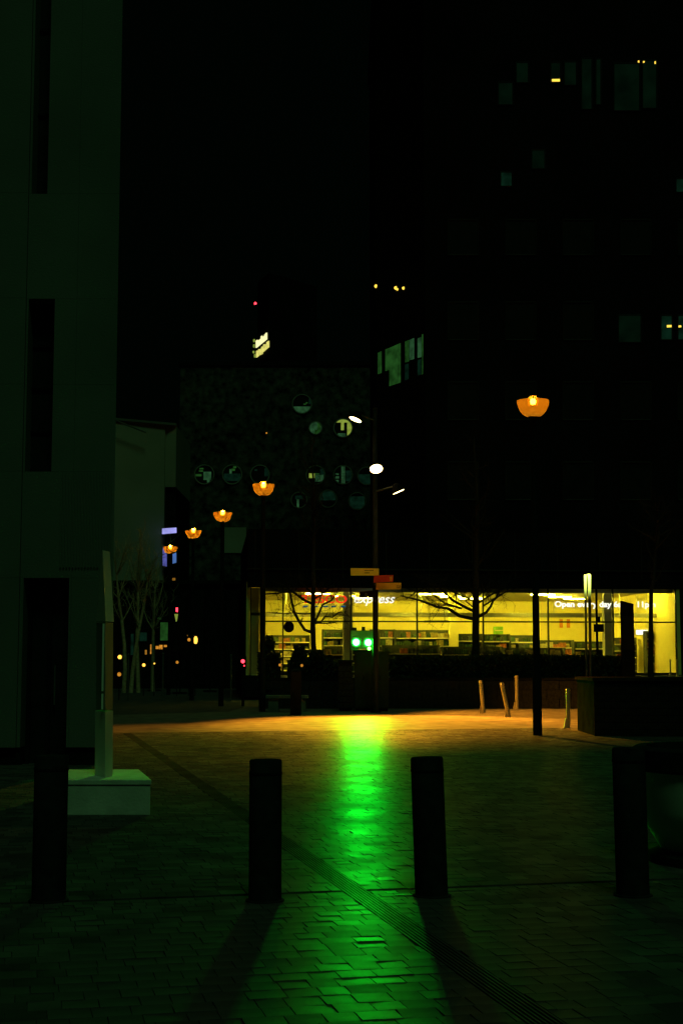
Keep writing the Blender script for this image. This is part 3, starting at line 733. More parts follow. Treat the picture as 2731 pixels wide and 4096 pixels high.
leaf_cloud('shrub', 'low wide dark shrub between tree trunk and signal head', 'shrub', [hb(1236, 1292, 2598), hb(1270, 1400, 2650), hb(1240, 1330, 2622)], 6000, 0.055, 'terrace shrubs')
leaf_cloud('shrub', 'dark shrub filling the gap between cabinet and hedge', 'shrub', [hb(1560, 1650, 2640), hb(1590, 1640, 2628)], 4000, 0.055, 'terrace shrubs')

# small yellow spots among the shrubs, drawn as glowing lenses on stakes
for px, py, lbx in ((1120, 2660, 'small round amber marker light on a stake left of the slim tree'), (1207, 2662, 'small round amber marker light on a stake under the bushy shrub')):
    q = at(px, py, TY + 0.55); 
    o = root('marker_light', (q.x, TY + 0.55, TZ), lbx, 'marker light', 'amber marker lights among the shrubs')
    MB().tube([(q.x, TY + 0.56, TZ), (q.x, TY + 0.56, q.z + 0.02)], 0.012, n=6).build('stake', M['blackmetal'], o)
    MB().lathe(q, [(0.045, 0.0), (0.04, 0.02), (0.02, 0.03)], n=14, axis=(0, -1, 0)).build('lens', M['amberdim'], o, smooth=True)

# ------------------------------------------------------------------ the shop
fl = at(1062, 2650, 60.0); fr = at(2704, 2650, 61.6)
UX = Vector((fr.x - fl.x, fr.y - fl.y, 0)); SL = UX.length; UX.normalize(); UN = Vector((-UX.y, UX.x, 0))     # UN points into the shop
def sp(px, py, depth=0.0):      # pixel to point on the shop front plane (pushed in by depth)
    o = fl + UN * depth; r = ray(px, py); n = UN
    t = (o - Vector((0, 0, CAMZ))).dot(n) / r.dot(n)
    return Vector((0, 0, CAMZ)) + r * t
def sbox(a, b, d0, d1, z0, z1, mb=None):  # box on the shop front: along a..b metres from the left end, depth d0..d1
    mb = mb or MB()
    pts = [fl + UX * a + UN * d0, fl + UX * b + UN * d0, fl + UX * b + UN * d1, fl + UX * a + UN * d1]
    return mb.prism([(p.x, p.y) for p in pts], z0, z1)
def su(px, py=2500): return (sp(px, py) - fl).dot(UX)
ZT = sp(1900, 2353).z; ZM = sp(1900, 2487).z
shop = root('shop', (fl + UX * SL / 2).to_tuple()[:2] + (0.0,), 'glass fronted convenience shop glowing yellow below the dark building', 'shop')
DEPTH = 14.0
a0 = su(1000); a1 = SL
sbox(a0 - 0.3, a1 + 8, 0.0, DEPTH + 1.0, 0.004, TZ - 0.002).build('foundation', M['dark'], shop)
sbox(a0, a1, 0.05, DEPTH, TZ - 0.002, TZ + 0.01).build('floor', M['shopfloor'], shop)
sbox(a0, a1, DEPTH, DEPTH + 0.2, TZ, ZT + 0.25).build('back_wall', M['shopwall'], shop)
sbox(a0 - 0.15, a0, 0.25, DEPTH, TZ, ZT + 0.25).build('end_wall', M['shopwall'], shop)
sbox(a0 - 0.2, a0 - 0.151, 0.25, DEPTH, TZ, ZT + 0.25).build('end_cladding', M['tower'], shop)
sbox(a1 + 0.002, a1 + 0.2, 0.0, DEPTH, TZ, ZT + 0.25).build('end_wall', M['shopwall'], shop)
sbox(a0, a1, 0.3, DEPTH, ZT + 0.02, ZT + 0.25).build('ceiling', M['shopceil'], shop)
# right part of the ground floor: dark panels
sbox(a1 + 0.2, a1 + 8, 0.0, 0.3, TZ, ZT + 0.25).build('side_panel', M['tower'], shop)
sbox(0.0, a1, 2.6, 2.9, at(1500, 2467, 63).z, at(1500, 2450, 63).z).build('bulkhead', M['band'], shop)
for a in np.arange(1.0, a1, 3.0):
    p = fl + UX * a + UN * 2.75
    MB().tube([(p.x, p.y, at(1500, 2450, 63).z - 0.01), (p.x, p.y, ZT + 0.03)], 0.02, n=6).build('hanger', M['shelf'], shop)
sbox(0.0, a1, 0.35, 0.7, ZT - 0.16, ZT + 0.02).build('blind_box', M['band'], shop)
# glazing
mulls = [1062, 1132, 1402, 1668, 1932, 2192, 2451, 2704]
for i, px in enumerate(mulls):
    u = su(px); w = 0.03
    if i == 0: sbox(u - 0.24, u, -0.02, 0.25, TZ, ZT).build('pillar', M['frame'], shop)
    elif i == len(mulls) - 1: sbox(u - 0.05, u, -0.02, 0.1, TZ, ZT).build('mullion', M['frame'], shop)
    else: sbox(u - w, u + w, -0.02, 0.1, TZ, ZT).build('mullion', M['frame'], shop)
us = [su(px) for px in mulls]; us.append(us[-1]);
for i in range(len(mulls) - 1):
    ua, ub = us[i] + (0.03 if i else 0), us[i + 1] - (0.03 if i < len(mulls) - 2 else 0.05)
    sbox(ua, ub, 0.03, 0.042, TZ + 0.09, ZM - 0.03).build('pane', M['pane'], shop)
    sbox(ua, ub, 0.03, 0.042, ZM + 0.03, ZT - 0.03).build('pane', M['pane'], shop)
    sbox(ua, ub, -0.01, 0.09, ZM - 0.03, ZM + 0.03).build('transom', M['frame'], shop)
    sbox(ua, ub, -0.01, 0.09, TZ + 0.01, TZ + 0.09).build('sill', M['frame'], shop)
# narrow return bay left of the pillar
ul, ur = su(1000), su(1042)
sbox(ul, ul + 0.05, -0.02, 0.1, TZ, ZT).build('mullion', M['frame'], shop)
sbox(ul + 0.05, us[0] - 0.24, 0.03, 0.042, TZ + 0.05, ZT - 0.05).build('pane', M['pane'], shop)
sbox(ul + 0.05, us[0] - 0.24, 0.045, 0.09, sp(1020, 2462).z, sp(1020, 2450).z).build('glazing_bar', M['frame'], shop)
sbox(ul + 0.05, us[0] - 0.24, 0.6, 0.7, TZ, ZT).build('blind', M['band'], shop)
# inner columns
for px, dep in ((1392, 1.5), (2434, 1.6), (1815, 5.0)):
    p = sp(px, 2500, dep); u = (p - fl).dot(UX)
    sbox(u - 0.20, u + 0.20, dep, dep + 0.4, TZ + 0.01, ZT + 0.02).build('column', M['band'] if dep < 3 else M['shopwall'], shop)
# dark upper storey band of the podium
PZ = at(1000, 2116, 60).z
sbox(su(990), SL + 8, -0.05, DEPTH + 1, ZT + 0.252, PZ).build('fascia', M['tower'], shop)
sbox(su(990), SL + 8, -0.05, 0.298, ZT + 0.001, ZT + 0.251).build('head_frame', M['tower'], shop)
for k in range(13):
    u = su(990) + 0.3 + k * 1.85
    sbox(u, u + 0.03, -0.09, -0.051, ZT + 0.4, PZ - 0.1).build('panel_joint', M['frame'], shop)
sbox(su(990) - 0.03, SL + 8, -0.14, -0.05, ZT + 0.75, ZT + 0.80).build('ledge', M['frame'], shop)

# strip lights
for j, (dep, z_off) in enumerate(((2.3, 0), (4.6, 0), (6.9, 0), (9.2, 0))):
    k = 0
    u = 0.6 + j * 1.35
    while u < SL - 1.4:
        o = root('strip_light', fl + UX * (u + 0.7) + UN * dep + Vector((0, 0, ZT - 0.09 - fl.z)), 'glowing fluorescent strip light under the shop ceiling', 'strip light', 'fluorescent strip lights in the shop')
        sbox(u, u + 1.2, dep - 0.06, dep + 0.06, ZT - 0.035, ZT + 0.019).build('batten', M['shopceil'], o)
        sbox(u + 0.04, u + 1.16, dep - 0.018, dep + 0.018, ZT - 0.072, ZT - 0.036).build('tube', M['tube'], o)
        u += 5.2; k += 1

# shelving and goods
gcol = []
for i, c in enumerate([(0.02, 0.05, 0.02), (0.05, 0.09, 0.03), (0.25, 0.20, 0.06), (0.04, 0.05, 0.05), (0.30, 0.10, 0.04), (0.05, 0.07, 0.08), (0.35, 0.32, 0.20), (0.03, 0.08, 0.04)]):
    gcol.append(mat('packaging %s' % 'abcdefgh'[i], c, 0.5, 0.3, var=0.5, scale=9))
def shelf_unit(u0, u1, dep, ztop, nsh, label, first_dark=True, bright=False):
    p = fl + UX * (u0 + u1) / 2 + UN * dep
    o = root('shelf_unit', (p.x, p.y, TZ + 0.01), label, 'shelving', 'grocery shelving in the shop')
    sbox(u0, u1, dep + 0.5, dep + 0.54, TZ + 0.012, ztop).build('back_panel', M['shelfback'], o)
    for u in (u0, u1 - 0.04): sbox(u, u + 0.04, dep, dep + 0.499, TZ + 0.012, ztop).build('upright', M['shelfback'], o)
    H = ztop - TZ - 0.15
    gl = [MB() for _ in gcol]
    for k in range(nsh):
        z = TZ + 0.12 + H * k / nsh
        s_ = sbox(u0 + 0.041, u1 - 0.041, dep, dep + 0.498, z, z + 0.03).build('shelf', M['shelf'], o)
        sbox(u0 + 0.041, u1 - 0.041, dep - 0.02, dep - 0.001, z - 0.015, z + 0.04).build('price_rail', M['shelf'], s_)
        u = u0 + 0.06
        while u < u1 - 0.2:
            w = random.uniform(0.10, 0.34); h = (H / nsh - 0.06) * random.uniform(0.55, 0.97)
            if u + w > u1 - 0.05: break
            if random.random() < 0.93:
                ci = random.choice([0, 0, 1, 3, 3, 7, 5, 2, 4, 6] if not bright else [2, 6, 2, 4, 6, 1])
                n_ = max(1, int(w / 0.09)); ww = w / n_
                for q in range(n_):
                    sbox(u + q * ww + 0.004, u + (q + 1) * ww - 0.004, dep + random.uniform(0.02, 0.08), dep + 0.40, z + 0.031, z + 0.03 + h * random.uniform(0.94, 1.0), gl[ci])
            u += w + 0.01
    for i, mb_ in enumerate(gl):
        if mb_.v:
            g_ = mb_.build('packets', gcol[i], o); tag(g_, kind='stuff')
    return o
def sh(pa, pb, dep, topy, n, label, **kw):
    ua = (sp(pa, 2600, dep) - fl).dot(UX); ub = (sp(pb, 2600, dep) - fl).dot(UX)
    shelf_unit(ua, ub, dep, sp(pa, topy, dep).z, n, label, **kw)
sh(1086, 1240, 8.0, 2540, 5, 'amber lit shelving behind the slim tree', bright=True)
sh(1290, 1402, 5.0, 2517, 5, 'dark crowded shelving left of the signal lamps')
sh(1403, 1515, 5.0, 2524, 5, 'dark shelving partly hidden behind the signal lamps')
sh(1516, 1580, 5.0, 2517, 5, 'short shelving just right of the finger board column')
sh(1581, 1817, 5.2, 2519, 5, 'long dark shelving behind the broad tree')
sh(1818, 1929, 5.2, 2534, 5, 'low shelving end around the broad tree trunk')
sh(1930, 2039, 5.6, 2536, 5, 'shelving with a lime green box right of the broad tree')
sh(2040, 2149, 6.0, 2540, 5, 'shelving left of the street lamp pole')
sh(2150, 2295, 6.4, 2560, 4, 'low bright shelving right of the street lamp pole', bright=True)
sh(2296, 2439, 4.0, 2565, 4, 'low dark shelving behind the twin light columns')
sh(2440, 2545, 5.0, 2550, 5, 'narrow shelving beside the slanted dark totem')
sh(2585, 2700, 3.0, 2523, 5, 'tall counter shelving at the end of the shop', bright=True)
sh(1296, 1520, 2.2, 2584, 3, 'low dark gondola of packets left of the finger board column')
sh(1530, 1760, 2.2, 2580, 3, 'low dark gondola of packets under the spreading tree limbs')
sh(1770, 2010, 2.2, 2586, 3, 'low dark gondola of packets behind the broad tree trunk')
sh(2020, 2260, 2.2, 2590, 3, 'low dark gondola of packets behind the street lamp pole')
lo = sp(2000, 2535, 5.9); u = (lo - fl).dot(UX)
p = fl + UX * u + UN * 5.9
o = root('stacked_box', (p.x, p.y, at(2000, 2553, p.y).z), 'lime green carton on top of the shelving right of the broad tree', 'box')
M['lime'] = mat('lime carton', (0.22, 0.50, 0.03), 0.6, 0.2)
zb_ = sp(1990, 2536, 5.6).z
sbox(u - 0.3, u + 0.1, 5.75, 6.08, zb_ + 0.001, zb_ + 0.35).build('carton', M['lime'], o)
sbox(u - 0.3, u + 0.1, 5.745, 5.749, zb_ + 0.15, zb_ + 0.19).build('tape', M['shelf'], o)
o.location.z = o.location.z
for ch in o.children: pass
# lit till sign and its lower green glow
u0_, u1_ = (sp(2543, 2530, 4.0) - fl).dot(UX), (sp(2592, 2530, 4.0) - fl).dot(UX)
zt0, zt1 = sp(2560, 2538, 4.0).z, sp(2560, 2520, 4.0).z
p = fl + UX * (u0_ + u1_) / 2 + UN * 4.1
o = root('illuminated_panel', (p.x, p.y, zt0), 'bright white lit panel hanging beside the slanted dark totem', 'light panel')
M['whitepanel'] = emat('white lit panel', (1, 1, 0.95), 2.2)
sbox(u0_ - 0.02, u1_ + 0.02, 4.02, 4.12, zt0 - 0.02, zt1 + 0.02).build('case', M['shelf'], o)
sbox(u0_, u1_, 4.0, 4.018, zt0, zt1).build('face', M['whitepanel'], o)
for uu in (u0_ + 0.05, u1_ - 0.05): sbox(uu - 0.01, uu + 0.01, 4.06, 4.08, zt1 + 0.021, ZT + 0.02).build('hanger', M['shelf'], o)
# round black ceiling sign
c_ = sp(1155, 2508, 1.2)
o = root('round_sign', (c_.x, c_.y, c_.z - 0.26), 'round black hanging sign inside the shop window by the slim tree', 'sign')
ax = (UX * 0.25 - UN).normalized()
MB().lathe(c_, [(0.225, 0.0), (0.235, 0.008), (0.235, 0.03), (0.225, 0.038)], n=36, axis=ax).build('disc', M['blackmetal'], o, smooth=True)
for dx in (-0.1, 0.1):
    q = c_ + UX * dx + UN * -0.015
    MB().tube([q + Vector((0, 0, 0.19)), Vector((q.x, q.y, ZT + 0.02))], 0.006, n=5).build('wire', M['blackmetal'], o)
# hanging black sign bar and two red banners
ua, ub = (sp(1697, 2486, 3.4) - fl).dot(UX), (sp(1795, 2486, 3.4) - fl).dot(UX); z0, z1 = sp(1750, 2490, 3.4).z, sp(1750, 2482, 3.4).z
p = fl + UX * (ua + ub) / 2 + UN * 3.4
o = root('hanging_bar', (p.x, p.y, z0), 'long black bar hanging over the aisles behind the broad tree', 'sign')
sbox(ua, ub, 3.4, 3.5, z0, z1).build('bar', M['blackmetal'], o)
for uu in (ua + 0.2, ub - 0.2): sbox(uu - 0.008, uu + 0.008, 3.44, 3.456, z1 + 0.001, ZT + 0.02).build('wire', M['blackmetal'], o)
M['redban'] = mat('faded red banner', (0.62, 0.22, 0.05), 0.7, 0.1)
for px, w_ in ((2244, 'red banner nearest the street lamp pole on the shop wall'), (2273, 'red banner nearest the light columns on the shop wall')):
    ua = (sp(px, 2495, 13.9) - fl).dot(UX); p = fl + UX * ua + UN * 13.9
    z0, z1 = sp(px, 2511, 13.9).z, sp(px, 2477, 13.9).z
    o = root('banner', (p.x, p.y, z0), w_, 'banner', 'narrow red banners on the shop wall')
    sbox(ua - 0.09, ua + 0.09, 13.96, 13.99, z0, z1).build('cloth', M['redban'], o)
    sbox(ua - 0.11, ua + 0.11, 13.95, 13.995, z1 + 0.001, z1 + 0.03).build('rail', M['shelf'], o)
# vinyl lettering on the glass, light from behind put into its emission
def lettering(parent, body, ua, ub, z0, z1, m, name, shear=0.0, offset=0.0, dep=-0.006):
    cu = bpy.data.curves.new(name, 'FONT'); cu.body = body; cu.size = 1.0; cu.shear = shear; cu.offset = offset; cu.resolution_u = 4
    ob = bpy.data.objects.new(name, cu); col.objects.link(ob)
    dg = bpy.context.evaluated_depsgraph_get(); me = bpy.data.meshes.new_from_object(ob.evaluated_get(dg))
    bpy.data.objects.remove(ob)
    a = np.array([v.co[:] for v in me.vertices])
    x0, x1 = a[:, 0].min(), a[:, 0].max(); y0, y1 = a[:, 1].min(), a[:, 1].max()
    off = world_loc(parent)
    for v in me.vertices:
        p = fl + UX * (ua + (v.co.x - x0) / (x1 - x0) * (ub - ua)) + UN * dep
        zz = z0 + (v.co.y - y0) / (y1 - y0) * (z1 - z0)
        v.co = Vector((p.x, p.y, zz)) - off
    me.materials.clear(); me.materials.append(m)
    par = list(range(len(me.vertices)))
    def find(i):
        while par[i] != i: par[i] = par[par[i]]; i = par[i]
        return i
    for e in me.edges: par[find(e.vertices[0])] = find(e.vertices[1])
    isl = {}
    for f in me.polygons: isl.setdefault(find(f.vertices[0]), []).append(f)
    for fs_ in isl.values():          # one part for each letter
        idx = sorted({i for f in fs_ for i in f.vertices}); mp_i = {v: k for k, v in enumerate(idx)}
        m2 = bpy.data.meshes.new('letter'); m2.from_pydata([me.vertices[i].co[:] for i in idx], [], [tuple(mp_i[i] for i in f.vertices) for f in fs_])
        m2.materials.append(m)
        o = bpy.data.objects.new('letter', m2); col.objects.link(o); o.parent = parent
        md = o.modifiers.new('thick', 'SOLIDIFY'); md.thickness = 0.008
p = sp(1300, 2400)
s1 = root('window_lettering', (p.x, p.y, sp(1300, 2430).z), 'red and white shop name lettering with blue dashes on the glass', 'lettering')
lettering(s1, 'TESCO', su(1204), su(1388), sp(1300, 2413).z, sp(1300, 2380).z, M['redtext'], 'red_lettering', offset=0.028)
lettering(s1, 'express', su(1416), su(1580), sp(1500, 2424).z, sp(1500, 2388).z, M['whitetext'], 'white_lettering', shear=0.35, offset=0.012)
for px in (1221, 1262, 1302, 1334, 1372):
    ua, ub = su(px - 13), su(px + 13); z0, z1 = sp(px, 2429).z, sp(px, 2423).z
    q = MB().slab(fl + UN * -0.006, UX, (0, 0, 1), [(ua, z0 - fl.z), (ub - 0.06, z0 - fl.z), (ub, z1 - fl.z), (ua + 0.06, z1 - fl.z)], -0.006).build('blue_dash', M['bluetext'], s1)
p = sp(2400, 2400)
s2 = root('opening_hours', (p.x, p.y, sp(2400, 2435).z), 'white opening hours lettering on the glass behind the twin light columns', 'lettering')
lettering(s2, 'Open every day 6am - 11pm', su(2218), su(2622), sp(2400, 2436).z, sp(2400, 2404).z, M['whitetext'], 'white_lettering', offset=0.034)

# ------------------------------------------------------------------ dark tower above the shop
TBY = 62.6
A_ = at(1500, 1500, 66.2); B_ = at(1700, 1500, 62.4); C_ = at(3200, 1500, 63.6)
tower = root('dark_tower', (C_.x * 0.5, 66, PZ), 'tall black clad block above the shop with a few dim windows', 'building')
TTOP = 34.0
MB().prism([(A_.x, A_.y), (B_.x, B_.y), (C_.x, C_.y), (C_.x, C_.y + 14), (A_.x, A_.y + 12)], PZ + 0.002, TTOP).build('wall', M['tower'], tower)
MB().prism([(A_.x - .1, A_.y - .1), (B_.x, B_.y - .15), (C_.x, C_.y - .15), (C_.x, C_.y + 14), (A_.x - .1, A_.y + 12)], TTOP + 0.002, TTOP + 0.5).build('roof', M['dark'], tower)
def face_pt(px, py, P, Q):
    u = Vector((Q.x - P.x, Q.y - P.y, 0)).normalized(); n = Vector((u.y, -u.x, 0))
    r = ray(px, py); t = (Vector((P.x, P.y, 0)) - Vector((0, 0, CAMZ))).dot(n) / r.dot(n)
    return Vector((0, 0, CAMZ)) + r * t, u, n
def lit_window(parent, quad, P, Q, m, frame=True, name='window', lamp=()):
    pts = []
    for px, py in quad:
        p, u, n = face_pt(px, py, P, Q); pts.append(p)
    sgn = -1 if n.dot(Vector((0, -1, 0))) < 0 else 1
    n = n * sgn
    t = n * 0.012
    me = MB().hull8([p + n * 0.002 for p in pts], [p + t for p in pts]).build('pane', m, parent)
    if frame:
        me.name = name
        for i in range(4):
            a, b = pts[i], pts[(i + 1) % 4]
            MB().tube([a + n * 0.03, b + n * 0.03], 0.035, n=4).build('frame', M['frame'], me)
        c = sum(pts, Vector()) / 4
    for px, py, w, h in lamp:
        p, u, nn = face_pt(px, py, P, Q)
        MB().slab(p + n * 0.016, u, (0, 0, 1), [(-w / 2, -h / 2), (w / 2, -h * 0.35), (w / 2, h / 2), (-w / 2, h * 0.4)], -0.006 * sgn).build('room_lamp', M['winlamp'], me)
    return me
FA = (B_, C_); SA = (A_, B_)
# top storey windows
for q, m_, lamp in (
    ([(1990, 420), (2050, 420), (2050, 330), (1990, 330)], 'win2', ()),
    ([(2062, 332), (2112, 332), (2112, 250), (2062, 250)], 'win2', ()),
    ([(2200, 330), (2240, 330), (2240, 250), (2200, 250)], 'win2', ((2222, 324, 0.38, 0.2),)),
    ([(2254, 342), (2304, 342), (2304, 248), (2254, 248)], 'win2', ()),
    ([(2323, 438), (2366, 438), (2366, 234), (2323, 234)], 'win2', ()),
    ([(2380, 420), (2402, 420), (2402, 236), (2380, 236)], 'win2', ()),
    ([(2452, 444), (2556, 444), (2556, 254), (2452, 254)], 'win2', ((2552, 248, 0.07, 0.14),)),
    ([(2566, 434), (2624, 434), (2624, 242), (2566, 242)], 'win2', ((2572, 247, 0.09, 0.12), (2618, 251, 0.06, 0.14))),
    ([(2000, 746), (2047, 746), (2047, 688), (2000, 688)], 'win5', ()),
    ([(2700, 770), (2740, 770), (2740, 715), (2700, 715)], 'win5', ()),
    ([(2124, 676), (2178, 676), (2178, 600), (2124, 600)], 'win2', ()),
    ([(2470, 1370), (2562, 1370), (2562, 1260), (2470, 1260)], 'win2', ()),
    ([(2640, 1360), (2686, 1360), (2686, 1262), (2640, 1262)], 'win5', ((2676, 1305, 0.26, 0.12),)),
    ([(2708, 1360), (2745, 1360), (2745, 1262), (2708, 1262)], 'win5', ((2716, 1306, 0.14, 0.1),)),
    ):
    lit_window(tower, q, *FA, M[m_], lamp=lamp)
# dark unlit windows giving the front its grid
for r_, (y0, y1) in enumerate(((560, 700), (880, 1020), (1210, 1360), (1530, 1680), (1850, 2000))):
    for px in range(1790, 2731, 230):
        if r_ == 0 or (r_ == 2 and px > 2400): continue
        lit_window(tower, [(px, y1), (px + 120, y1), (px + 120, y0), (px, y0)], *FA, M['darkglass'])
# side windows
for q, m_ in (
    ([(1511, 1497), (1526, 1492), (1526, 1404), (1511, 1412)], 'win1'),
    ([(1541, 1485), (1556, 1480), (1556, 1392), (1541, 1398)], 'win1'),
    ([(1557, 1545), (1602, 1530), (1602, 1372), (1557, 1392)], 'win1'),
    ([(1620, 1450), (1635, 1446), (1635, 1360), (1620, 1366)], 'win1'),
    ([(1637, 1441), (1656, 1436), (1656, 1352), (1637, 1360)], 'win4'),
    ([(1620, 1522), (1634, 1516), (1634, 1454), (1620, 1458)], 'win5'),
    ([(1670, 1432), (1685, 1428), (1685, 1348), (1670, 1354)], 'win4'),
    ([(1670, 1503), (1684, 1498), (1684, 1436), (1670, 1440)], 'win5'),
    ([(1687, 1498), (1692, 1496), (1692, 1336), (1687, 1338)], 'win1')):
    lit_window(tower, q, *SA, M[m_], frame=False).name = 'window'
for px, py, w, h in ((1506, 1145, 0.14, 0.12), (1585, 1152, 0.13, 0.10), (1592, 1158, 0.08, 0.08), (1616, 1153, 0.11, 0.16)):
    p, u, n = face_pt(px, py, *SA)
    if n.y > 0: n = -n
    MB().lathe(p + n * 0.03, [(w / 2 + .02, 0), (w / 2, 0.05), (w / 4, 0.08)], n=12, axis=n).build('wall_lamp', M['winlamp'], tower, smooth=True)

# ------------------------------------------------------------------ building with the round windows
CYB = 92.0
cL, cR = at(716, 2000, CYB).x, at(1530, 2000, CYB).x; cT = at(1100, 1462, CYB).z
cbd = root('round_window_building', ((cL + cR) / 2, CYB + 6, -0.12), 'dark mottled building with rows of round windows', 'building')
MB().box((cL, CYB, 4.5), (cR, CYB + 12, cT)).build('wall', M['cladding'], cbd)
MB().box((cL + 0.3, CYB + 0.4, -0.12), (cR, CYB + 11.6, 4.5)).build('base', M['dark'], cbd)
MB().box((cL - 0.1, CYB - 0.1, cT), (cR + 0.1, CYB + 12, cT + 0.25)).build('parapet', M['dark'], cbd)
MB().box((at(898, 2210, CYB).x, CYB - 0.06, at(900, 2212, CYB).z), (at(984, 2210, CYB).x, CYB - 0.002, at(900, 2110, CYB).z)).build('pale_panel', M['pale'], cbd)
def rwin(px, py, rpx, bits, ring=0.04):
    c = at(px, py, CYB); r = rpx / pxm(CYB)
    o = MB().lathe(Vector((c.x, CYB, c.z)), [(r, -0.1), (r + 0.06, 0.02), (r + 0.06, 0.07), (r, 0.07), (r - 0.01, 0.02)], n=36, axis=(0, -1, 0), cap0=False, cap1=False).build('round_window', M['ring'], cbd, smooth=True)
    MB().lathe(Vector((c.x, CYB - 0.001, c.z)), [(r + 0.01, 0.0), (r + 0.01, 0.01)], n=36, axis=(0, -1, 0)).build('pane', M['darkglass'] , o)
    for x0, x1, y0, y1, m_ in bits:
        poly = clip_circle(x0 * r, x1 * r, y0 * r, y1 * r, r * 0.97)
        if len(poly) >= 3:
            MB().slab(Vector((c.x, CYB - 0.013 - random.random() * 0.004, c.z)), (1, 0, 0), (0, 0, 1), poly, 0.003).build('interior', M[m_], o)
rwin(1208, 1616, 37, [(-1, 1, -1, -0.28, 'win4'), (0.15, 0.45, -0.1, 0.05, 'win1'), (0.4, 0.62, 0.05, 0.2, 'win1'), (0.75, 1, 0.0, 0.7, 'win5')])
rwin(1262, 1712, 24, [(-1, 1, -1, 1, 'win4'), (-0.2, 0.9, -1, -0.3, 'win1'), (0.3, 0.9, -0.3, 0.9, 'win1')])
rwin(1372, 1712, 36, [(-1, 1, 0.62, 1, 'win3'), (-0.25, 0.1, -0.25, 0.62, 'win3'), (0.45, 1, -1, 0.62, 'win3'), (-0.6, 0.3, -1, -0.6, 'win4')])
rwin(818, 1898, 37, [(-0.55, -0.1, 0.55, 0.72, 'win1'), (-0.6, -0.15, 0.3, 0.45, 'win1'), (-0.95, -0.3, -0.2, 0.05, 'win1'), (-0.1, 0.75, -0.6, 0.3, 'win4'), (0.3, 0.6, -0.9, 0.2, 'win4')])
rwin(929, 1898, 37, [(-0.9, 0.9, -0.7, 0.1, 'win5'), (-0.3, -0.05, -0.1, 0.6, 'win4'), (-0.1, 0.3, 0.4, 0.65, 'win1'), (0.1, 0.45, 0.7, 0.9, 'win1'), (0.2, 0.9, -0.6, -0.1, 'win4')])
rwin(1040, 1898, 36, [(-0.6, -0.3, 0.4, 0.6, 'win5'), (0.5, 0.95, -0.2, 0.7, 'win5')])
rwin(1262, 1900, 36, [(-0.75, -0.1, -0.35, 0.2, 'win3'), (-0.1, 0.4, -0.02, 0.2, 'win1'), (-0.05, 0.9, -0.75, 0.02, 'win4'), (0.5, 0.95, 0, 0.7, 'win5')])
rwin(1372, 1900, 36, [(-0.2, 0.22, -0.95, 0.95, 'win4'), (-0.85, -0.5, -0.8, -0.55, 'win4'), (-0.85, -0.45, -0.4, -0.15, 'win4'), (-0.85, -0.5, 0.0, 0.2, 'win4'), (0.3, 0.95, -0.7, 0.5, 'win5')])
rwin(1466, 1904, 34, [(-1, 1, -1, 0.2, 'win5')])
rwin(1196, 2000, 30, [(-0.5, 0.6, 0.1, 0.6, 'win5'), (-0.3, 0.0, -1, 0.1, 'win4')])
rwin(1312, 1995, 33, [(-0.9, 0.9, -0.2, 0.9, 'win5')])
rwin(1428, 2005, 33, [(-0.9, 0.9, -0.9, 0.6, 'win5')])
q = at(1066, 1732, CYB)
MB().lathe(Vector((q.x, CYB - 0.01, q.z)), [(0.05, 0), (0.04, 0.04)], n=10, axis=(0, -1, 0)).build('wall_lamp', M['amberdim'], cbd)

# ------------------------------------------------------------------ far tower with slanting lit sign
ft = root('far_tower', (-8.6, 156, -0.12), 'distant dark tower carrying a slanting lit sign and a red beacon', 'building')
S0 = at(1026, 1375, 150.0); S1 = at(1072, 1340, 146.0)
MB().prism([(S0.x + 0.1, S0.y + 0.2), (S1.x + 0.1, S1.y + 0.2), (S1.x + 5, S1.y + 6), (S0.x + 4, S0.y + 14)], -0.12, 42.0).build('wall', M['tower'], ft)
mt_ = at(1021, 1210, 152.0)
MB().tube([(mt_.x + 0.9, 153, 41.9), (mt_.x, 152.2, mt_.z - 0.2)], [0.15, 0.06], n=8).build('mast', M['blackmetal'], ft)
MB().lathe((mt_.x, 152.2, mt_.z - 0.18), [(0.10, 0), (0.14, 0.10), (0.10, 0.24), (0.02, 0.28)], n=12).build('beacon', M['red_lamp'], ft, smooth=True)
fs = root('tower_sign', (S0.x, S0.y, 30), 'two lines of glowing yellow letters on the distant tower', 'sign')
U_ = Vector((S1.x - S0.x, S1.y - S0.y, 0)); UL = U_.length; U_.normalize()
def sgn_pt(px, py):
    n = Vector((U_.y, -U_.x, 0)); r = ray(px, py); t = (Vector((S0.x, S0.y, 0)) - Vector((0, 0, CAMZ))).dot(n) / r.dot(n)
    p = Vector((0, 0, CAMZ)) + r * t
    return p
def glyph(pxs, m):
    P_ = [sgn_pt(*q) for q in pxs]; n = Vector((U_.y, -U_.x, 0))
    if n.y > 0: n = -n
    k = len(P_); MB().add(P_ + [p + n * 0.12 for p in P_], [tuple(range(k)), tuple(range(2 * k - 1, k - 1, -1))] + [(i, k + i, k + (i + 1) % k, (i + 1) % k) for i in range(k)]).build('letter', m, fs)
Z = lambda x, y: (960 + x * 180 / 1568, 1280 + y * 180 / 1568)
x = 585
for i, (w, asc) in enumerate(((50, 60), (40, 0), (38, 0), (42, 0), (40, 70), (36, 0), (40, 0), (38, 30), (40, 45))):
    yc = 860 - (x - 585) * 0.82
    glyph([Z(x, yc + 110), Z(x + w - 5, yc + 110 - (w - 5) * 0.82), Z(x + w - 5, yc - 70 - asc - (w - 5) * 0.82), Z(x, yc - 70 - asc)], M['signwhite']); x += w + 1
x = 595
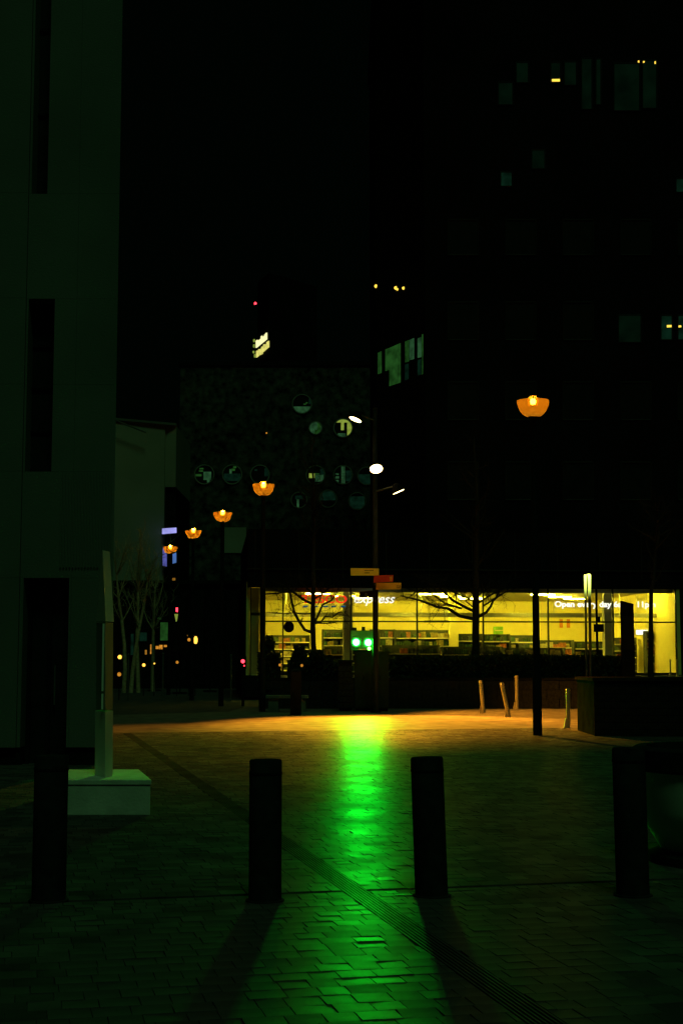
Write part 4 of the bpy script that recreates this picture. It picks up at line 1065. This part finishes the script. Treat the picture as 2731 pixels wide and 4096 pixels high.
for i, (w, asc, de) in enumerate(((36, 50, 0), (34, 0, 0), (34, 40, 0), (36, 0, 0), (34, 0, 30), (36, 40, 40), (30, 0, 0), (36, 60, 0), (36, 0, 0), (36, 0, 0), (34, 50, 0), (40, 45, 0))):
    yc = 1210 - (x - 595) * 0.86
    glyph([Z(x, yc + 100 + de), Z(x + w - 5, yc + 100 + de - (w - 5) * 0.86), Z(x + w - 5, yc - 70 - asc - (w - 5) * 0.86), Z(x, yc - 70 - asc)], M['signyellow']); x += w + 1
for (xa, ya_, rx, ry) in ((515, 720, 22, 55), (512, 905, 24, 60), (492, 1120, 18, 45), (540, 1245, 20, 65)):
    glyph([Z(xa + rx * math.cos(t * math.pi / 5), ya_ - ry * math.sin(t * math.pi / 5)) for t in range(10)], M['win3'])

# ------------------------------------------------------------------ left street: pale building, dark arcade, lit panels
pbY = 84.0
pb = root('pale_building', (at(560, 2200, pbY).x, pbY + 6, -0.12), 'pale rendered building with sloping parapet down the side street', 'building')
pa0, pa1, pa2 = at(400, 1676, pbY - 2), at(706, 1703, pbY), at(655, 2330, pbY)
zlo = at(700, 1948, pbY).z
MB().hull8([(pa0.x, pbY - 2, -0.12), (pa2.x, pbY - 0.2, -0.12), (pa2.x, pbY + 12, -0.12), (pa0.x, pbY + 12, -0.12)],
           [(pa0.x, pbY - 2, pa0.z), (pa2.x, pbY - 0.2, at(655, 1697, pbY).z), (pa2.x, pbY + 12, pa1.z), (pa0.x, pbY + 12, pa1.z)]).build('wall', M['pale'], pb)
MB().box((pa2.x + 0.002, pbY, zlo), (pa1.x, pbY + 11, pa1.z)).build('upper_bay', M['pale'], pb)
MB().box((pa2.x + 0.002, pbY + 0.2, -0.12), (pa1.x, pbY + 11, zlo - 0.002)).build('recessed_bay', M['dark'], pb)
cpz = 0.14
MB().hull8([(pa0.x, pbY - 2.12, pa0.z), (pa1.x, pbY - 0.12, pa1.z), (pa1.x, pbY + 0.3, pa1.z), (pa0.x, pbY - 1.6, pa0.z)],
           [(pa0.x, pbY - 2.12, pa0.z + cpz), (pa1.x, pbY - 0.12, pa1.z + cpz), (pa1.x, pbY + 0.3, pa1.z + cpz), (pa0.x, pbY - 1.6, pa0.z + cpz)]).build('coping', M['concrete'], pb)
qa, qb = at(468, 1684, pbY - 2.2), at(585, 1730, pbY - 1.4)
MB().tube([qa, qb], 0.05, n=6).build('roof_cable', M['concrete'], pb)
arY = 82.0
ar = root('dark_arcade', (at(720, 2600, arY).x, arY + 3, -0.12), 'low dark arcade building with small lit cafe windows', 'building')
ax0, ax1 = at(380, 2600, arY).x, at(985, 2600, arY).x; az = at(700, 2335, arY).z
MB().box((ax0, arY + 0.3, -0.12), (ax1, arY + 1.6, az)).build('wall', M['dark'], ar)
MB().box((ax0 - 0.1, arY + 0.1, az), (ax1 + 0.1, arY + 1.7, az + 0.2)).build('roof', M['dark'], ar)
for k in range(9):
    x = ax0 + 0.2 + k * (ax1 - ax0 - 0.5) / 8
    MB().box((x, arY, -0.12), (x + 0.12, arY + 0.297, az - 0.3)).build('column', M['blackmetal'], ar)
def arp(xa, xb, ya_, yb_, m, name='window'):
    a, b = at(xa, yb_, arY + 0.3), at(xb, ya_, arY + 0.3)
    return MB().box((a.x, arY + 0.24, a.z), (b.x, arY + 0.298, b.z)).build(name, M[m], ar)
arp(602, 622, 2578, 2616, 'amberdim'); arp(624, 636, 2584, 2596, 'amberdim'); arp(638, 651, 2580, 2597, 'amberdim'); arp(657, 668, 2580, 2588, 'amberdim')
arp(581, 588, 2600, 2618, 'warmdim'); arp(690, 702, 2312, 2334, 'warmdim'); arp(642, 676, 2490, 2562, 'win1'); arp(742, 754, 2540, 2602, 'warmdim')  # the tall greenish pane stands in for a parasol lit from behind
arp(632, 646, 2470, 2478, 'win1'); arp(524, 536, 2535, 2620, 'win5'); arp(560, 588, 2530, 2565, 'win5')
# parasols, closed, in front of the arcade
def parasol(px, ytop, ybot, w, Y, label):
    p = Vector((at(px, 2600, Y).x, Y, -0.12)); zt_, zb_ = at(px, ytop, Y).z, at(px, ybot, Y).z; r = w / 2 / pxm(Y)
    o = root('closed_parasol', p, label, 'parasol', 'closed cafe parasols')
    MB().tube([p, Vector((p.x, Y, zt_ + 0.1))], 0.03, n=8).build('pole', M['blackmetal'], o)
    n = 14; mb = MB(); prof = [(0.04, zt_), (0.35 * r, zt_ - (zt_ - zb_) * 0.3), (0.8 * r, zt_ - (zt_ - zb_) * 0.62), (r, zt_ - (zt_ - zb_) * 0.85), (0.75 * r, zb_)]
    for rr, z in prof:
        for j in range(n):
            w_ = 2 * math.pi * j / n; q = rr * (1.12 if j % 2 else 0.85)
            mb.v.append((p.x + q * math.cos(w_), Y + q * math.sin(w_), z))
    for i in range(len(prof) - 1):
        for j in range(n): mb.f.append((i * n + j, i * n + (j + 1) % n, (i + 1) * n + (j + 1) % n, (i + 1) * n + j))
    mb.build('canopy', M['blackmetal'], o)
    MB().lathe(p, [(0.35, 0), (0.35, 0.08), (0.05, 0.1)], n=18).build('base', M['blackmetal'], o)
parasol(722, 2420, 2640, 72, 70.0, 'closed dark parasol beside the small red sign')
parasol(620, 2450, 2570, 36, 76.0, 'closed dark parasol over the amber cafe windows')
parasol(842, 2480, 2640, 30, 74.0, 'closed dark parasol near the waist high red signal')
# lit panels on the far building end
def lit_box(quad, Y, m, label, name='lit_sign', thick=0.12):
    P_ = [at(x, y, Y - dy) for x, y, dy in quad]
    c = sum(P_, Vector()) / 4
    o = root(name, (c.x, c.y, min(p.z for p in P_)), label, 'sign', 'lit panels down the side street')
    MB().hull8([p + Vector((0, thick, 0)) for p in P_], P_).build('face', M[m], o)
    cc = [c + (p - c) * 1.04 for p in P_]
    MB().hull8([p + Vector((0, thick * 2, 0)) for p in cc], [p + Vector((0, thick + 0.003, 0)) for p in cc]).build('case', M['blackmetal'], o)
    return o
BY = pbY - 0.6
lit_box([(649, 2136, 0), (706, 2131, 0.4), (706, 2110, 0.4), (649, 2114, 0)], BY, 'blue', 'bright lilac blue lit box sign above the last street lamp')
lit_box([(651, 2262, 0), (667, 2266, 0), (667, 2186, 0), (651, 2188, 0)], BY, 'violet', 'tall violet lit panel left of the last lamp pole')
lit_box([(691, 2254, 0), (705, 2250, 0), (705, 2210, 0), (691, 2214, 0)], BY, 'cyan', 'tall light blue lit panel right of the last lamp pole')
lit_box([(704, 2446, 0), (711, 2448, 0), (711, 2430, 0), (704, 2431, 0)], 79.0, 'red_lamp', 'small red lit sign above the tallest parasol')
lit_box([(704, 2486, 0), (707, 2486, 0), (712, 2456, 0), (698, 2456, 0)], 79.0, 'win3', 'small yellow wedge shaped lit panel under the red sign')
# small lanterns of the cafe terrace
lan = [(480, 2628, 1.0, 'warm', 'amber table lantern on a stand by the slim street posts, nearest the sign blade'), (478, 2697, 0.9, 'amberdim', 'small square amber floor lantern low beside the sign blade'), (576, 2660, 0.8, 'warm', 'small yellow lantern below the amber cafe windows'),
       (618, 2654, 0.4, 'warm', 'tiny yellow lantern between two slim street posts'), (709, 2649, 0.7, 'amberdim', 'small amber lantern at the foot of the dark parasol'), (783, 2560, 1.0, 'warm', 'tall yellow lantern right of the dark parasol'), (757, 2559, 0.8, 'amberdim', 'small amber lantern tucked against the dark parasol')]
for px, py, s, m_, lbx in lan:
    Y = 66.0 if py < 2690 else 60.0
    q = at(px, py, Y); o = root('lantern', (q.x, Y, -0.12), lbx, 'lantern', 'cafe lanterns')
    hh = 0.09 * s * (1.9 if px == 783 else 1)
    MB().tube([(q.x, Y, -0.12), (q.x, Y, q.z - hh)], 0.02, n=6).build('stand', M['blackmetal'], o)
    MB().lathe((q.x, Y, q.z - hh), [(0.05 * s, 0), (0.09 * s, hh * 0.6), (0.09 * s, hh * 1.4), (0.04 * s, hh * 2)], n=12).build('glow', M[m_], o, smooth=True)
    MB().lathe((q.x, Y, q.z + hh), [(0.10 * s, 0.001), (0.02, 0.05)], n=12).build('cap', M['blackmetal'], o)
# slim posts in the side street
for px, y0, y1, lbx in ((514, 2617, 2706, 'slim pale street post beside the sign blade'), (652, 2614, 2706, 'slim pale street post under the amber cafe windows'), (924, 2620, 2708, 'slim grey street post left of the red signal')):
    Y = 58.0; q = at(px, y1, Y); zt_ = at(px, y0, Y).z
    o = root('street_post', (q.x, Y, -0.12), lbx, 'post', 'slim posts in the side street')
    MB().tube([(q.x, Y, -0.12), (q.x, Y, zt_ - 0.06)], 0.035, n=10).build('shaft', M['greymetal'], o)
    MB().lathe((q.x, Y, zt_ - 0.05), [(0.02, -0.01), (0.05, 0.02), (0.045, 0.06), (0.01, 0.09)], n=10).build('finial', M['greymetal'], o, smooth=True)
# red signal
q = at(972, 2645, 52.0); o = root('crossing_signal', (q.x, 52.0, -0.12), 'waist high crossing signal showing a red lamp', 'signal')
MB().tube([(q.x, 52.1, -0.12), (q.x, 52.1, q.z + 0.2)], 0.05, n=10).build('post', M['blackmetal'], o)
MB().box((q.x - 0.12, 51.98, q.z - 0.28), (q.x + 0.12, 52.06, q.z + 0.18)).build('head', M['blackmetal'], o)
MB().lathe((q.x, 51.979, q.z), [(0.07, 0), (0.06, 0.02), (0.02, 0.03)], n=16, axis=(0, -1, 0)).build('red_lens', M['red_lamp'], o, smooth=True)
MB().lathe((q.x + 0.05, 51.979, q.z - 0.16), [(0.025, 0), (0.02, 0.015)], n=10, axis=(0, -1, 0)).build('small_lens', M['red_lamp'], o)

# ------------------------------------------------------------------ trees
def limb(mb, pts, r0, r1, n=6, jit=0.0):
    k = len(pts); mb.tube(pts, [r0 + (r1 - r0) * i / (k - 1) for i in range(k)], n=n)
def twigs(mb, pts, r, count, ln, lvl, spread=0.9, up=0.2):
    for _ in range(count):
        i = random.randrange(max(1, len(pts) // 3), len(pts)); a = pts[i - 1].lerp(pts[i], random.random())
        d = (pts[i] - pts[i - 1]).normalized()
        d = (d + Vector((random.gauss(0, spread), random.gauss(0, spread), random.gauss(up, spread)))).normalized()
        l = ln * random.uniform(0.5, 1.3); q = [a]
        for s in range(4):
            d = (d + Vector((random.gauss(0, .25), random.gauss(0, .25), random.gauss(0.03, .25)))).normalized(); q.append(q[-1] + d * l / 4)
        mb.tube(q, [r, r * 0.8, r * 0.65, r * 0.5, r * 0.3], n=4, cap=False)
        if lvl > 0: twigs(mb, q, r * 0.6, 4, l * 0.55, lvl - 1, spread, up)
def traced_tree(label, base_px, base_y, trunk, limbs, Y, zb, w0, w1, name='bare_tree', zoom=(0, 0, 1), extra_top=4.5, tw=(5, 0.55), depthk=0.5):
    ox, oy, sc_ = zoom; conv = lambda x, y, yy: at(ox + x * sc_, oy + y * sc_, yy)
    tp = [conv(x, y, Y) for x, y in trunk]
    base = Vector((tp[0].x, Y, zb))
    o = root(name, base, label, 'tree', 'bare trees by the shop')
    pts = [base] + [t for t in tp if t.z > zb + 0.15]
    top = pts[-1] + Vector((random.uniform(-.2, .2), 0.1, extra_top)); mid_ = pts[-1].lerp(top, 0.5) + Vector((0.1, 0, 0))
    pts += [mid_, top]
    r0, r1 = w0 / 2 / pxm(Y), w1 / 2 / pxm(Y)
    mb = MB(); k = len(pts); rad = [r0 * 1.25, r0] + [r0 + (r1 - r0) * i / (k - 5) for i in range(1, k - 3)] + [r1 * 0.6, r1 * 0.15]
    mb.tube(pts, rad[:k], n=12); mb.build('trunk', M['bark'], o, smooth=True)
    cr = MB()
    for L_, wa, wb in limbs:
        sd_ = random.choice((-1, 1)) * random.uniform(0.2, 1.0) * depthk
        q = [conv(x, y, Y + sd_ * i / len(L_)) for i, (x, y) in enumerate(L_)]
        q[0] = q[0].lerp(Vector((pts[2].x, Y, q[0].z)), 0.5)
        limb(cr, q, wa * 1.35 / 2 / pxm(Y), wb * 1.3 / 2 / pxm(Y), n=6)
        twigs(cr, q, max(0.006, wb / 2 / pxm(Y) * 0.7), tw[0] + 3, tw[1] * 1.25, 2)
    # upper crown, above what the lit shop outlines
    for i in range(14):
        t = random.uniform(0, 1); a = pts[-3].lerp(pts[-1], t * 0.95)
        w_ = random.uniform(0, 2 * math.pi); l = (1 - t * 0.6) * random.uniform(1.0, 2.0)
        q = [a]; d = Vector((math.cos(w_), math.sin(w_), 0.6)).normalized()
        for s in range(4): d = (d + Vector((random.gauss(0, .2), random.gauss(0, .2), random.gauss(.08, .15)))).normalized(); q.append(q[-1] + d * l / 4)
        limb(cr, q, 0.035, 0.008, n=5); twigs(cr, q, 0.007, 5, 0.7, 1)
    cr.build('crown', M['bark'], o)
    return o
z1_ = (1000, 2200, 700 / 1568); z2_ = (1600, 2200, 600 / 1568)
traced_tree('slim bare tree with crooked limbs in front of the shop lettering', 1257, 2615,
    [(578, 1000), (572, 930), (566, 830), (563, 650), (565, 500), (570, 330), (566, 150)],
    [([(545, 740), (490, 715), (440, 640), (400, 570), (375, 470), (360, 385), (345, 335)], 11, 5),
     ([(552, 485), (470, 440), (400, 385), (360, 370), (250, 388), (140, 395)], 9, 4),
     ([(590, 645), (620, 560), (650, 490), (730, 450), (770, 400), (792, 340)], 8, 3),
     ([(590, 660), (640, 640), (670, 595), (740, 602), (790, 560), (862, 552)], 7, 3),
     ([(590, 655), (700, 658), (752, 650)], 5, 2),
     ([(550, 570), (470, 572), (400, 560), (300, 572), (150, 556)], 5, 2),
     ([(585, 435), (640, 400), (700, 345), (760, 300)], 7, 3),
     ([(648, 490), (640, 400), (632, 335)], 4, 2),
     ([(552, 400), (500, 330), (440, 280)], 7, 3)], TY + 2.2, TZ, 24, 17, zoom=z1_, tw=(5, 0.5))
traced_tree('broad bare tree spreading its limbs across the middle of the shop front', 1902, 2615,
    [(785, 1090), (790, 960), (788, 850), (790, 700), (790, 550), (790, 400), (790, 200)],
    [([(750, 722), (620, 690), (500, 612), (380, 595), (220, 530), (100, 500), (0, 478)], 12, 4),
     ([(500, 612), (470, 560), (430, 530), (300, 440), (250, 385)], 7, 3),
     ([(755, 640), (680, 600), (540, 520), (470, 450), (395, 385), (330, 330)], 10, 4),
     ([(765, 535), (640, 480), (560, 440), (470, 390)], 7, 3),
     ([(820, 705), (900, 650), (945, 590), (970, 530), (1030, 480), (1100, 440), (1220, 398)], 11, 3),
     ([(820, 560), (900, 500), (980, 450), (1060, 405)], 8, 3),
     ([(745, 600), (690, 540), (680, 495)], 4, 2),
     ([(765, 480), (710, 400), (690, 340)], 5, 3),
     ([(380, 595), (340, 570), (330, 560)], 4, 2),
     ([(400, 400), (260, 395), (160, 440), (60, 520)], 4, 2),
     ([(950, 585), (1000, 500), (1040, 420)], 6, 3),
     ([(815, 480), (880, 430), (910, 380)], 6, 3)], TY + 3.0, TZ, 31, 26, zoom=z2_, tw=(6, 0.6))
z3_ = (2300, 2250, 431 / 1568)
traced_tree('thin bare sapling beside the slanted dark totem', 2604, 2700,
    [(1092, 1560), (1094, 1300), (1096, 900), (1098, 600), (1104, 380), (1142, 250), (1150, 0)],
    [([(1112, 360), (1180, 250), (1260, 100), (1300, 20)], 4, 2), ([(1145, 240), (1100, 100), (1060, 0)], 4, 2)], TY + 1.6, TZ, 22, 13, zoom=z3_, extra_top=2.0, tw=(3, 0.5))
# lit pale trees down the side street
def small_tree(px, ybase, ytop, Y, stems, label):
    p = Vector((at(px, 2600, Y).x, Y, -0.12)); H = at(px, ytop, Y).z + 0.12
    o = root('bare_tree', p, label, 'tree', 'pale bare trees down the side street')
    mb = MB(); cr = MB()
    for s in range(stems):
        b = p + Vector(((s - (stems - 1) / 2) * 0.35, random.uniform(-.2, .2), 0)); q = [b]
        d = Vector((random.uniform(-.06, .06), 0, 1))
        for k in range(6):
            d = (d + Vector((random.gauss(0, .05), random.gauss(0, .05), 0.1))).normalized(); q.append(q[-1] + d * H * (0.75 + 0.1 * s) / 6 if s else q[-1] + d * H * 0.9 / 6)
        mb.tube(q, [0.11, 0.10, 0.09, 0.075, 0.06, 0.04, 0.02], n=7)
        for k in range(9):
            i = random.randrange(3, 6); a = q[i]; w_ = random.uniform(0, 6.28)
            e = Vector((math.cos(w_) * 0.5, math.sin(w_) * 0.5, 1)).normalized(); l = H * 0.28 * random.uniform(0.6, 1.2)
            qq = [a]
            for t in range(4): e = (e + Vector((random.gauss(0, .15), random.gauss(0, .15), 0.08))).normalized(); qq.append(qq[-1] + e * l / 4)
            limb(cr, qq, 0.035, 0.012, n=5); twigs(cr, qq, 0.012, 5, 0.9, 1, 0.5, 0.4)
    mb.build('trunk', M['palebark'], o); cr.build('crown', M['palebark'], o)
small_tree(528, 2330, 2140, 72.0, 3, 'amber lit bare tree with three stems near the sign blade')
small_tree(615, 2330, 2225, 75.0, 1, 'amber lit bare tree with a forked single stem')

# ------------------------------------------------------------------ right side street furniture on the terrace
def tubelight_mat():
    m = bpy.data.materials.new('light column tube'); m.use_nodes = True
    nt = m.node_tree; b = nt.nodes['Principled BSDF']; L = nt.links.new
    b.inputs['Base Color'].default_value = (0.05, 0.055, 0.05, 1); b.inputs['Roughness'].default_value = 0.4
    b.inputs['Emission Color'].default_value = (0.80, 1.0, 0.14, 1)
    tc = nod(m, 'ShaderNodeTexCoord'); sx = nod(m, 'ShaderNodeSeparateXYZ'); mr = nod(m, 'ShaderNodeMapRange')
    mr.inputs[1].default_value = 2.65; mr.inputs[2].default_value = 3.4; mr.inputs[3].default_value = 0.0; mr.inputs[4].default_value = 1.0
    pw_ = nod(m, 'ShaderNodeMath', operation='POWER'); pw_.inputs[1].default_value = 1.6
    mu = nod(m, 'ShaderNodeMath', operation='MULTIPLY'); mu.inputs[1].default_value = 5.0
    L(tc.outputs['Object'], sx.inputs[0]); L(sx.outputs['Z'], mr.inputs[0]); L(mr.outputs[0], pw_.inputs[0]); L(pw_.outputs[0], mu.inputs[0]); L(mu.outputs[0], b.inputs['Emission Strength'])
    return m
YL = TY + 0.8
tl = root('light_columns', (at(2349, 2650, YL).x, YL, TZ), 'pair of slender light columns with glowing lime tops', 'light column')
M['ltube'] = tubelight_mat()
for xa, xb, xt in ((2344, 2339, 2299), (2360, 2355, 2296)):
    b_ = at(xa, 2700, YL); t_ = at(xb, xt, YL)
    MB().tube([(b_.x, YL, TZ), (t_.x, YL, t_.z - 0.02), (t_.x, YL, t_.z)], [0.05 if xa == 2360 else 0.038] * 2 + [0.03], n=12).build('tube', M['ltube'], tl, smooth=True)
a_, b_ = at(2345, 2299, YL), at(2352, 2298, YL)
MB().tube([a_, b_], 0.02, n=8).build('link', M['ltube'], tl)
MB().box((tl.location.x - 0.15, YL - 0.1, TZ - 0.001), (tl.location.x + 0.15, YL + 0.1, TZ + 0.02)).build('base_plate', M['blackmetal'], tl)
# sign pole
YS = TY + 1.9 + 0.6
sp_ = root('sign_pole', (at(2387, 2600, YS).x, YS, TZ), 'dark pole with small square plate beside the light columns', 'sign')
q0, q1 = at(2387, 2600, YS), at(2388, 2330, YS)
MB().tube([(q0.x, YS, TZ), (q0.x, YS, q1.z)], 0.04, n=10).build('pole', M['blackmetal'], sp_)
a_, b_ = at(2372, 2528, YS), at(2411, 2497, YS)
MB().box((a_.x, YS - 0.07, a_.z), (b_.x, YS - 0.042, b_.z)).build('plate', M['blackmetal'], sp_)
a_ = at(2391, 2478, YS)
MB().box((a_.x - 0.06, YS - 0.06, a_.z - 0.1), (a_.x + 0.06, YS - 0.035, a_.z + 0.1)).build('control_box', M['blackmetal'], sp_)
# slanted dark totem
YO = TY + 0.75
to = root('slanted_totem', (at(2512, 2690, YO).x, YO, TZ), 'tall black totem with slanted top in front of the opening hours', 'totem')
a, b = at(2488, 2690, YO).x, at(2538, 2690, YO).x; za, zb2 = at(2488, 2403, YO).z, at(2538, 2415, YO).z
MB().hull8([(a, YO, TZ), (b, YO, TZ), (b, YO + 0.18, TZ), (a, YO + 0.18, TZ)], [(a, YO, za), (b, YO, zb2), (b, YO + 0.18, zb2), (a, YO + 0.18, za)]).build('body', M['blackmetal'], to)
MB().box((a - 0.02, YO - 0.03, TZ), (b + 0.19, YO + 0.2, TZ + 0.12)).build('base', M['blackmetal'], to)
MB().box((a + 0.05, YO - 0.006, za - 1.6), (b - 0.05, YO - 0.001, za - 0.5)).build('map_panel', M['darkglass'], to)
# amber lit posts at the terrace end by the shop door
for px, lbx in ((2680, 'short amber lit post on the terrace near the shop door'), (2709, 'thin amber lit post on the terrace edge past the sapling')):
    bollard_steel(px, 2637, 2700, 9, 0.0, lbx, z=TZ + 0.001, Y=53.0)
